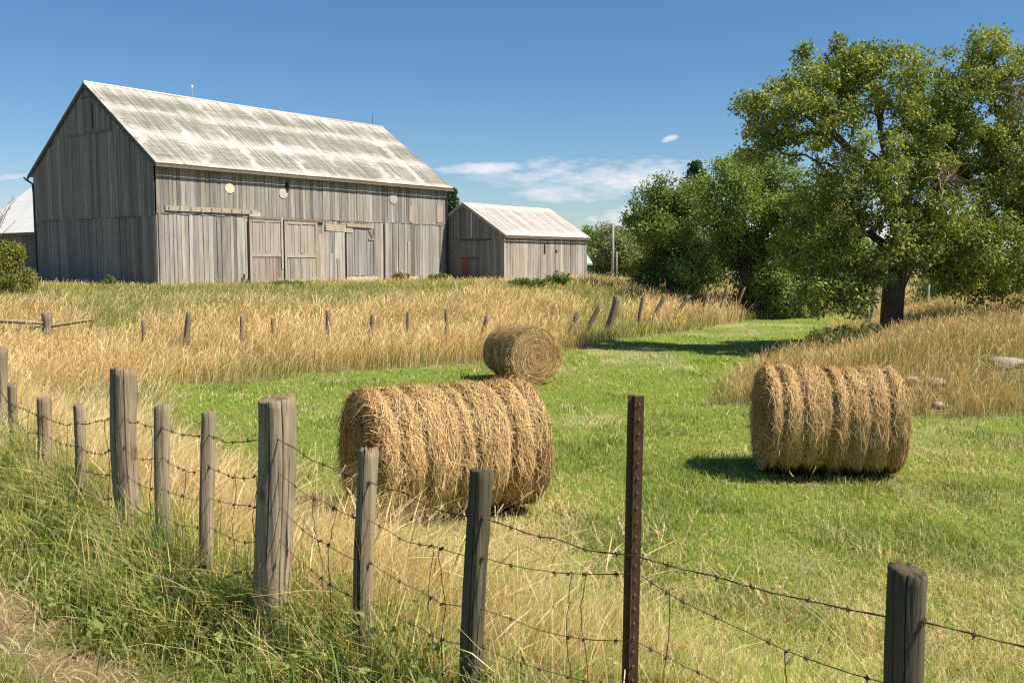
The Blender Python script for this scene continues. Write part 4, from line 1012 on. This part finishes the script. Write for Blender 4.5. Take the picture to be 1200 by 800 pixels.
GW = (np.array([.16, .20, .06]), np.array([.27, .31, .11]), np.array([.36, .38, .16]))
GB = (np.array([.14, .17, .03]), np.array([.27, .27, .05]), np.array([.42, .36, .10]))
grp = 'trees beyond the far edge of the field'
round_tree(872, 338, 50, 174, 190, 'large dense green tree standing left of and behind the big forked tree', 31, G2, 420, 150, .16, group=grp, crad=(.5, .85))
round_tree(785, 334, 54, 130, 112, 'mid-sized bright green tree at the left end of the clump', 32, G2, 240, 150, .17, group=grp, crad=(.45, .8))
round_tree(935, 338, 48, 120, 120, 'green tree partly hidden behind the left side of the big forked tree', 33, G2, 180, 130, .17, group=grp)
round_tree(1010, 345, 56, 72, 130, 'low bushy tree behind the big forked trunk, to its left', 36, G2, 120, 130, .18, group=grp)
round_tree(722, 334, 96, 70, 74, 'pale green willow-like tree far off behind the utility pole', 34, GW, 150, 150, .24, group=grp, crad=(.7, 1.1))
round_tree(694, 334, 110, 70, 46, 'farthest dark tree top beside the shed roof end', 38, G2, 60, 130, .25, group=grp, crad=(.7, 1.1))
round_tree(742, 334, 100, 62, 46, 'pale tree between the utility pole and the green clump', 35, GW, 90, 130, .24, group=grp, crad=(.7, 1.1))
round_tree(1120, 352, 46, 62, 130, 'bright green shrubby tree behind the straw right of the big trunk', 37, (LG, LG * 1.35, YL), 130, 140, .14, group=grp)
round_tree(1215, 352, 48, 75, 120, 'shrubby tree cut by the right edge of the view', 39, G2, 130, 130, .15, group=grp)
# shrub at the far left with a bare twig
sh, _ = round_tree(6, 362, 37, 78, 66, 'yellow-green bush at the left edge in front of the barn gable', 41, GB, 130, 150, .085, 'shrub', crad=(.2, .38), cat='shrub', low=.0, shell=.3, r0=.008)
mb = MB(); rr = random.Random(3); b0 = at(-12, 290, 37) - sh.location
for i in range(7):
    e = at(rr.uniform(0, 26), rr.uniform(224, 262), 37) - sh.location; m_ = b0.lerp(e, .5) + Vector((0, 0, rr.uniform(-.1, .25)))
    mb.tube([b0, m_, e], [.02, .013, .005], 4, cap=False)
    for q in range(4): s_ = m_.lerp(e, rr.random()); mb.tube([s_, s_ + Vector((rr.uniform(-.1, .3), 0, rr.uniform(-.12, .2)))], [.007, .003], 4, cap=False)
mb.build('bare_twigs', M['twig'], sh)
def conifer(px, pt, pb, Y_, wpx, label, seed):
    k = Y_ / F; T = at(px, pt, Y_); g = hz(T.x, Y_); H = T.z - g; root = empty('conifer_tree', (T.x, Y_, g), 0, label, 'tree', grp); rr = random.Random(seed); rg = np.random.default_rng(seed)
    mb = MB(); mb.tube([(0, 0, -.3), (0, 0, H * .5), (0, 0, H)], [.18, .1, .02], 8, cap=False); Wd = wpx * k / 2; cs = []; rs = []
    z = H * .12
    while z < H:
        q = Wd * (1 - z / H) ** .8 + .05
        for b_ in range(7):
            a = rr.uniform(0, 6.28); L_ = q * rr.uniform(.65, 1.15); e = Vector((cos(a) * L_, sin(a) * L_, z - L_ * .18)); mb.tube([(0, 0, z), e * .5 + Vector((0, 0, z * .5 + .05)), e], [.03, .02, .008], 4, cap=False)
            for f_ in (.35, .65, .95): cs.append((e.x * f_, e.y * f_, z + (e.z - z) * f_)); rs.append(.15 + .25 * (1 - f_) * q / max(Wd, .1) + .1)
        z += H * .045
    mb.build('trunk', M['bark'], root, True)
    V, F_, Cc = foliage(np.array(cs), np.array(rs) * 1.15, 26, .2, (np.array([.045, .08, .03]), np.array([.09, .135, .055]), np.array([.1, .14, .06])), seed, .5, .5)
    np_mesh('crown', V, F_.ravel(), np.full(len(F_), 4), Cc, M['leaf'], root)
conifer(530, 221, 330, 74, 44, 'dark spruce top showing between the large barn and the shed roof', 61)
conifer(815, 188, 334, 64, 150, 'dark spruce rising behind the bright green trees', 62)

def weed(px, pb, Y_, hpx, wpx, label, seed, cols=None, leaf=.07, n=26, per=60, name='shrub', cat='weeds'):
    k = Y_ / F; T = at(px, pb, Y_); g = hz(T.x, Y_); H = max(hpx * k + (T.z - g), .3); Wd = wpx * k / 2; root = empty(name, (T.x, Y_, g), 0, label, cat); rr = random.Random(seed); mb = MB(); cs = []; rs = []
    for i in range(n):
        a = rr.uniform(0, 6.28); q = Wd * rr.random() ** .5; h_ = H * rr.uniform(.55, 1) * (1 - .35 * q / Wd); e = Vector((cos(a) * q, sin(a) * q, h_)); b_ = e * .35; b_.z = -.05; mb.tube([b_, e * .8, e], [.012, .009, .004], 4, cap=False)
        for f_ in (.35, .5, .65, .8, .95, 1.0): p = b_.lerp(e, f_); cs.append(tuple(p)); rs.append(rr.uniform(.08, .2) * (1.2 - .5 * f_))
    mb.build('stems', M['bark'], root)
    V, F_, Cc = foliage(np.array(cs), np.array(rs), per // 3, leaf, cols or (DGREEN * 1.1, np.array([.15, .21, .04]), YL), seed)
    np_mesh('leaves', V, F_.ravel(), np.full(len(F_), 4), Cc, M['leaf'], root)
weed(127, 346, 42.5, 26, 18, 'small green sapling against the dark barn gable', 71, n=14)
weed(655, 334, 54, 18, 34, 'green weeds against the shed wall', 72, n=40, per=90)
weed(620, 346, 49, 22, 56, 'low green weeds in the grass in front of the shed', 73, n=40, per=90)
weed(470, 333, 52, 18, 22, 'dry brownish weeds at the foot of the large barn', 74, (np.array([.22, .18, .08]), np.array([.34, .27, .13]), STRAW), n=22)
weed(515, 333, 55, 14, 34, 'leafy green weeds at the barn corner beside the shed', 75, (np.array([.13, .17, .03]), np.array([.24, .26, .05]), YL), n=40, per=80)
weed(340, 342, 44.5, 10, 60, 'strip of green weeds below the sliding doors', 76, n=60, per=60)
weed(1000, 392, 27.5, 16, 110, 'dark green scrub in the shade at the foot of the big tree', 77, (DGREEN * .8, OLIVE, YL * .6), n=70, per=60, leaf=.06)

# ------------------------------------------------------------------ grass
def blades(x, y, z, h, w, lean, ldir, col0, col1, segs, curve=1.0, twist=None, seedhead=None, rg=rng):
    n = len(x); k = segs + 1
    f_ = np.linspace(0, 1, k)[None, :]
    off = lean[:, None] * h[:, None] * f_ ** (1.0 + curve)
    X_ = x[:, None] + np.cos(ldir)[:, None] * off; Y_ = y[:, None] + np.sin(ldir)[:, None] * off
    Z_ = z[:, None] + h[:, None] * (f_ - .32 * np.clip(lean, 0, 1.4)[:, None] * f_ ** 2.4) - .01
    face = rg.uniform(0, pi, n)[:, None] if twist is None else twist[:, None]
    prof = np.linspace(1, .25, k)[None, :] * np.ones((n, 1)); 
    if seedhead is not None:
        q = np.where((f_ > .82), 1.0, 0) * seedhead[:, None]; prof = prof * .7 + q * 2.0 * np.where(f_ > .99, .3, 1)
    ww = w[:, None] * prof / 2; wx = np.cos(face) * ww; wy = np.sin(face) * ww
    A = np.stack([X_ - wx, Y_ - wy, Z_], -1); B = np.stack([X_ + wx, Y_ + wy, Z_], -1)
    A = A[:, :, None, :]; B = B[:, :, None, :]
    body = np.concatenate([A, B], 2)                       # n,k,2,3
    V = body.reshape(-1, 3)
    i0 = (np.arange(n) * 2 * k)[:, None] + (np.arange(segs) * 2)[None, :]
    F_ = np.stack([i0, i0 + 1, i0 + 3, i0 + 2], -1).reshape(-1, 4)
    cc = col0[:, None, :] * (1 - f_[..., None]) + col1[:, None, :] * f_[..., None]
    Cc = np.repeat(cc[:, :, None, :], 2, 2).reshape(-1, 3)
    return V, F_, Cc
def scatter(n, y0, y1, mx=.62, pw=1.0):
    """points in the wedge of ground the view takes in, thinning with distance"""
    u = rng.random(n)
    y = 1 / (1 / y0 + u * (1 / y1 - 1 / y0)) if pw == 1.0 else y0 * (y1 / y0) ** u
    x = rng.uniform(-mx, mx, n) * (y + 1.0); return x, y
GRASS = []
def put(name, label, parts, mat, kind='stuff'):
    b = 0; Vs, Fs, Cs = [], [], []
    for v, f_, c_ in parts: Vs.append(v); Fs.append(f_ + b); Cs.append(c_); b += len(v)
    F_ = np.vstack(Fs); o = np_mesh(name, np.vstack(Vs), F_.ravel(), np.full(len(F_), 4), np.vstack(Cs), mat)
    tag(o, label, 'grass', kind=kind); return o
def wmin(w, y, px=.75): return np.maximum(w, y * px / 956.0)
BLD = [(BO, BL, BW), (SO, SL, SW), (AO + DY * 0, 2 * 4.7, 12.4)]
def inside(x, y):
    m = np.zeros(len(x), bool)
    for o, l, w in BLD:
        a_ = (x - o.x) * DX.x + (y - o.y) * DX.y; b_ = (x - o.x) * DY.x + (y - o.y) * DY.y
        m |= (a_ > -.05) & (a_ < l + .05) & (b_ > -.05) & (b_ < w + .05)
    return m
def bale_clear(x, y):
    m = np.zeros(len(x), bool)
    for cx_, cy_, an_, L_, D_ in ((-.78, 10.75, R(27), 1.94, .8), (4.16, 12.85, R(-4), 1.84, .8), (.08, 22.6, R(-66), 1.45, .8)):
        a_ = (x - cx_) * cos(an_) + (y - cy_) * sin(an_); b_ = -(x - cx_) * sin(an_) + (y - cy_) * cos(an_)
        m |= (np.abs(a_) < L_ / 2) & (np.abs(b_) < D_ * .45)
    return m
def rock_clear(x, y):
    m = np.zeros(len(x), bool)
    for rx, ry, r in RP:
        a_ = np.hypot(rx, ry); ux, uy = rx / a_, ry / a_; al = (x - rx) * ux + (y - ry) * uy; ac = -(x - rx) * uy + (y - ry) * ux
        m |= (np.abs(ac) < r * .8) & (al > -.8) & (al < r * .6) & (rng.random(len(x)) < .6)
    return m
def lerp(a, b, t): return a * (1 - t) + b * t
# mown field
x, y = scatter(520000, 4.5, 60, .76)
d = fence_d(x, y); t = tall_mask(x, y)
keep = (d > 1.0) & (rng.random(len(x)) > t * .9) & ~bale_clear(x, y) & ~inside(x, y); x, y = x[keep], y[keep]
z = height(x, y); n = len(x)
p1 = fbm(x * .45, y * .3, 81); p2 = fbm(x * 1.6, y * 1.3, 82); p3 = vnoise(x * 5, y * 5, 83)
lush = sstep(.5, .72, fbm(x * .9 + 7, y * .6 + 2, 84)) 
dry = np.clip(.35 * (1 - sstep(6, 14, y)) + sstep(.46, .70, fbm(x * .55 + 40, y * .5 + 9, 57)) * .75 + (p3 - .5) * .5, 0, 1)
rows = .5 + .5 * np.sin((x * .86 - y * .5) * 2.4 + 2.2 * fbm(x * .3, y * .3, 88)); dry = np.clip(dry + .16 * (rows - .4), 0, 1)
h = rng.uniform(.035, .095, n) * (1.12 - .22 * rows) * (.75 + .6 * p2) * (1 + .7 * lush)
c0 = lerp(GREEN, YGREEN, np.clip(p1 * .95 + .12 + rng.normal(0, .25, n), 0, 1)[:, None])
c0 = lerp(c0, DGREEN * 1.15, (lush * .5)[:, None]); sd_ = (rng.random(n) < dry * .55 + .07)[:, None]
c0 = np.where(sd_, lerp(STRAW, STRAW2, rng.random(n)[:, None]) * .9, c0) * rng.uniform(.7, 1.3, n)[:, None]
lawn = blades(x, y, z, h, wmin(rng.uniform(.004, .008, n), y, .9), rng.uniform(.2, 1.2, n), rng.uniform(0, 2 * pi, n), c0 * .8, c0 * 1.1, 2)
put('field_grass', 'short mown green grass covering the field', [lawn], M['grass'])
# loose hay left lying on the field
m_ = 9000; bi = rng.integers(0, 4, m_); bx = np.array([-.78, 4.25, .22, 2.5])[bi]; by = np.array([10.75, 12.8, 22.6, 15.0])[bi]; sp = np.where(bi == 3, 6.0, 1.15)
x = bx + rng.normal(0, 1, m_) * sp; y = by + rng.normal(0, 1, m_) * sp
keep = (fence_d(x, y) > 1.5) & (tall_mask(x, y) < .3) & ~bale_clear(x, y); x, y = x[keep], y[keep]; n = len(x)
c1 = lerp(np.array([.84, .60, .28]), STRAW2 * .7, rng.random(n)[:, None]) * rng.uniform(.6, 1.15, n)[:, None]
put('hay_litter', 'loose hay stems scattered on the cut grass around the bales', [blades(x, y, height(x, y) + rng.uniform(.01, .05, n), rng.uniform(.02, .05, n), rng.uniform(.004, .007, n) * np.maximum(1, y / 12), rng.uniform(2.5, 7, n), rng.uniform(0, 2 * pi, n), c1, c1, 3, .3)], M['straw'])
# tall dry grass: bank below the barns, left strip and knoll
parts = []
x, y = scatter(500000, 10, 75, .74, 2)
t = tall_mask(x, y); keep = (rng.random(len(x)) < t) & ~inside(x, y) & ~bale_clear(x, y) & ~rock_clear(x, y) & ((y < 62) | (rng.random(len(x)) < .6)); x, y = x[keep], y[keep]; n = len(x); z = height(x, y)
gp = green_patch(x, y); kn = sstep(.95, 1.05, 2.0 - knoll(x, y)) * (y < 44); cl = fbm(x * 1.1, y * 1.1, 91); cl2 = vnoise(x * 3.1, y * 3.1, 92)
edge = y - back_y(x)
gp = np.clip(gp * (1 - .8 * kn) + .25 * sstep(6, 16, edge) , 0, 1)
onl = (kn > .5)
hh = np.where(onl, .56, .80 + .16 * (edge < 4)) * (.55 + .6 * cl + .35 * cl2) * rng.uniform(.6, 1.15, n) * (1 - .35 * gp)
nearbarn = sstep(10, 16, edge); hh *= (1 - .42 * nearbarn * (x < 3))
green = rng.random(n) < np.clip(.24 + .66 * gp + .35 * sstep(11, 15, edge) * (x < -2) + .10 * (cl2 - .5) + .15 * kn, 0, .9)
cs = lerp(STRAW, STRAW2 * lerp(np.ones(3), np.array([.8, .62, .55]), (rng.random(n) < .12)[:, None]), (rng.random(n) * .6 + .5 * vnoise(x * .7, y * .7, 95) + .45 * (1 - cl) * 1.0).clip(0, 1)[:, None]) * np.array([1.04, .98, .9])
cs = np.where((onl)[:, None], cs * np.array([.80, .78, .72]), cs)
cg = lerp(OLIVE, YGREEN * 1.1, rng.random(n)[:, None])
c1 = np.where(green[:, None], cg, cs) * rng.uniform(.7, 1.25, n)[:, None]
hh = np.where(green, hh * .72, hh)
wd = 2.6 + np.cos(x * .3 + y * .2)             # wind bends the grass to the left
ldir = np.where(rng.random(n) < .6, rng.normal(wd * 0 + .3, .8, n), rng.uniform(0, 2 * pi, n))
parts.append(blades(x, y, z, hh, wmin(rng.uniform(.004, .007, n), y, .78), rng.uniform(.08, .7, n), ldir, lerp(c1, OLIVE, .35) * .85, c1 * 1.05, 3, 1.0, seedhead=(rng.random(n) < .5).astype(float) * (~green)))
# nearer, finer stems along the left side
x, y = scatter(70000, 7, 26, .64); t = np.maximum(tall_mask(x, y), 0); keep = (rng.random(len(x)) < t) & (x < 0) & (fence_d(x, y) > .3); x, y = x[keep], y[keep]; n = len(x); z = height(x, y); cl = fbm(x * 1.1, y * 1.1, 93)
c1 = lerp(STRAW, STRAW2, rng.random(n)[:, None]) * rng.uniform(.7, 1.2, n)[:, None]; green = rng.random(n) < .16; c1 = np.where(green[:, None], YGREEN, c1)
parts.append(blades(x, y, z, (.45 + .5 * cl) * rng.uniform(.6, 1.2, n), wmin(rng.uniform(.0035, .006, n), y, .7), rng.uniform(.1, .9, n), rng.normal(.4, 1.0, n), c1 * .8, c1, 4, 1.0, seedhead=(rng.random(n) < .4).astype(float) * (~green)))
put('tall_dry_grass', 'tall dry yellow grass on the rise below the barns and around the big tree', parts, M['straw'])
# strip along the near fence
parts = []
n = 95000
u = rng.uniform(-9.5, 4.5, n); dd_ = np.abs(rng.normal(0, 1.0, n)) * .95 + .02
fx = np.array([p[0] for p in fpos]); fy = np.array([p[1] for p in fpos]); x0 = u; y0 = np.interp(x0, fx, fy)
y0 = np.where(x0 < fx[0], fy[0] + (fx[0] - x0) * 1.15, y0)
x = x0 + dd_ * .70; y = y0 + dd_ * .714
den = np.interp(x0, [-9, -1.2, -.2, .4, 1.2, 4], [1, 1, .50, .10, .03, .03]) * (.45 + .9 * vnoise(x * 1.6, y * 1.6, 101)); keep = rng.random(n) < den; x, y, x0, dd_ = x[keep], y[keep], x0[keep], dd_[keep]; n = len(x); z = height(x, y)
c1 = lerp(STRAW, np.array([.80, .50, .19]), rng.random(n)[:, None] ** .7) * rng.uniform(.7, 1.25, n)[:, None]; green = rng.random(n) < np.interp(x0, [-6, -1, 1], [.28, .40, .6]); c1 = np.where(green[:, None], lerp(YGREEN, GREEN, rng.random(n)[:, None]), c1)
hh = rng.uniform(.25, .92, n) * (1 - .12 * dd_) * (.7 + .5 * vnoise(x * 1.3, y * 1.3, 102)); hh = np.where(green, hh * .6, hh)
hh *= np.interp(x0, [-3, -1, .5, 2], [1.0, .92, .85, .8])
parts.append(blades(x, y, z, hh, rng.uniform(.0024, .0048, n), rng.uniform(.1, 1.1, n), rng.normal(.2, 1.1, n), c1 * .8, c1, 6, 1.1, seedhead=(rng.random(n) < .10).astype(float) * (~green)))
put('fence_side_grass', 'tangled straw stems growing along the field side of the near fence', parts, M['straw'])
# green weeds on the near side of the fence
parts = []
n = 64000
x0 = rng.uniform(-9, 1.2, n); dd_ = np.abs(rng.normal(0, .42, n)); y0 = np.interp(x0, fx, fy); y0 = np.where(x0 < fx[0], fy[0] + (fx[0] - x0) * 1.15, y0)
x = x0 - dd_ * .70 + .15; y = y0 - dd_ * .714 + .15
cl = vnoise(x * 2.2, y * 2.2, 111); keep = (rng.random(n) < np.interp(x0, [-7, -1.0, -.3, .3, 1.2], [1, 1, .55, .22, .10]) * (.12 + 1.2 * sstep(.2, .8, cl))* np.clip(2.3 - 2.1 * dd_, .02, 1)) & (y > 1.6); x, y, dd_, cl, x0 = x[keep], y[keep], dd_[keep], cl[keep], x0[keep]; n = len(x); z = height(x, y)
c1 = lerp(OLIVE * 1.45, DGREEN * 1.9, rng.random(n)[:, None]) * rng.uniform(.6, 1.35, n)[:, None]; st = rng.random(n) < .46; c1 = np.where(st[:, None], lerp(STRAW2, YGREEN, rng.random(n)[:, None]), c1)
hh = rng.uniform(.15, .66, n) * (.55 + .75 * cl) * np.clip(1.25 - dd_ * .9, .2, 1) * (.6 + .8 * vnoise(x * 5, y * 5, 119)); hh *= np.interp(x0, [-6, -3, -1.2, 0], [.95, 1.0, .88, .75])
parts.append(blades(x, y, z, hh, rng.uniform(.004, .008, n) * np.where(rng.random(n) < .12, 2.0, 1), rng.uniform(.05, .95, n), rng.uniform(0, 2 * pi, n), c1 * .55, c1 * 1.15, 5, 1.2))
# little leaves among them
m_ = 1500; xs = rng.integers(0, n, m_); cen = np.stack([x[xs], y[xs], z[xs] + rng.uniform(.05, .42, m_) * (hh[xs] / .5).clip(.3, 1)], 1)
lv = foliage(cen, np.full(m_, .07), 7, .045, (DGREEN * 1.2, OLIVE * 1.5, YL), 112)
parts.append(lv)
# short path-side turf
x = rng.uniform(-8, 1.5, 90000); y = rng.uniform(1.8, 9.5, 90000); d = fence_d(x, y); pth = sstep(-1.08, -.9, d) * (1 - sstep(-.72, -.55, d)) * sstep(.48, .60, fbm(x * 1.6, y * 1.6, 61)); keep = (d < -.3) & (d > -4) & (rng.random(len(x)) > pth * .35); x, y = x[keep], y[keep]; n = len(x); z = height(x, y); pth = pth[keep]
c1 = lerp(GREEN * .95, YGREEN, rng.random(n)[:, None]) * rng.uniform(.6, 1.2, n)[:, None]; st = rng.random(n) < .16 + .8 * pth; c1 = np.where(st[:, None], lerp(STRAW, STRAW2 * .8, rng.random(n)[:, None]), c1)
parts.append(blades(x, y, z, rng.uniform(.04, .13, n), rng.uniform(.003, .007, n), rng.uniform(.4, 1.6, n), rng.uniform(0, 2 * pi, n), c1 * .8, c1, 3, 1.0))
put('bank_weeds', 'dark green weeds and turf on the near side of the fence', parts, M['grass'])
# single seed-headed stems standing over the field and the fence
n = 900
x0 = rng.uniform(-3.2, 4.6, n); y = rng.uniform(3.2, 12, n); x = x0 * y / 5.5
d = fence_d(x, y); keep = (d > .2) & ~bale_clear(x, y) & (rng.random(n) < np.clip(1.3 - d * .16, .16, 1) * .8); x, y = x[keep], y[keep]; n = len(x); z = height(x, y); h = rng.uniform(.45, .95, n) * np.clip(1.2 - .05 * y, .5, 1); lean = rng.uniform(.1, .7, n); ldir = rng.uniform(-.9, 3.9, n)
c1 = lerp(STRAW, np.array([.88, .66, .42]), rng.random(n)[:, None])
A = blades(x, y, z, h, rng.uniform(.0026, .0040, n), lean, ldir, c1 * .85, c1, 7, .9)
mbv, mbf, mbc, b = [], [], [], 0
for i in range(n):        # bristly head: a spindle of small flakes
    tipf = 1.0; hx = x[i] + cos(ldir[i]) * lean[i] * h[i]; hy = y[i] + sin(ldir[i]) * lean[i] * h[i]; hzv = z[i] + h[i] * (1 - .32 * lean[i]) - .01
    dirv = Vector((cos(ldir[i]) * lean[i] * 1.6, sin(ldir[i]) * lean[i] * 1.6, 1 - .6 * lean[i])).normalized(); L_ = rnd.uniform(.06, .12); a_ = Vector((hx, hy, hzv)) - dirv * .01; u_ = dirv.orthogonal().normalized(); v_ = dirv.cross(u_)
    for k in range(26):
        f_ = k / 26; q = .0095 * sin(pi * (f_ * .8 + .15)); an_ = k * 2.4; c_ = a_ + dirv * L_ * f_; o_ = (u_ * cos(an_) + v_ * sin(an_)); s_ = dirv.cross(o_) * .0042
        vs = [c_ - s_, c_ + s_, c_ + o_ * q + dirv * .014]; mbv += [tuple(w_) for w_ in vs] + [tuple(vs[2])]; mbf.append((b, b + 1, b + 2, b + 3)); mbc += [tuple(c1[i] * rnd.uniform(.75, 1.15))] * 4; b += 4
mbv = np.array(mbv); mbv[3::4] += np.array([.0006, .0004, .0008])
put('seed_stems', 'scattered straw-coloured stems with bristly seed heads over the field by the fence', [A, (mbv, np.array(mbf), np.array(mbc))], M['straw'])
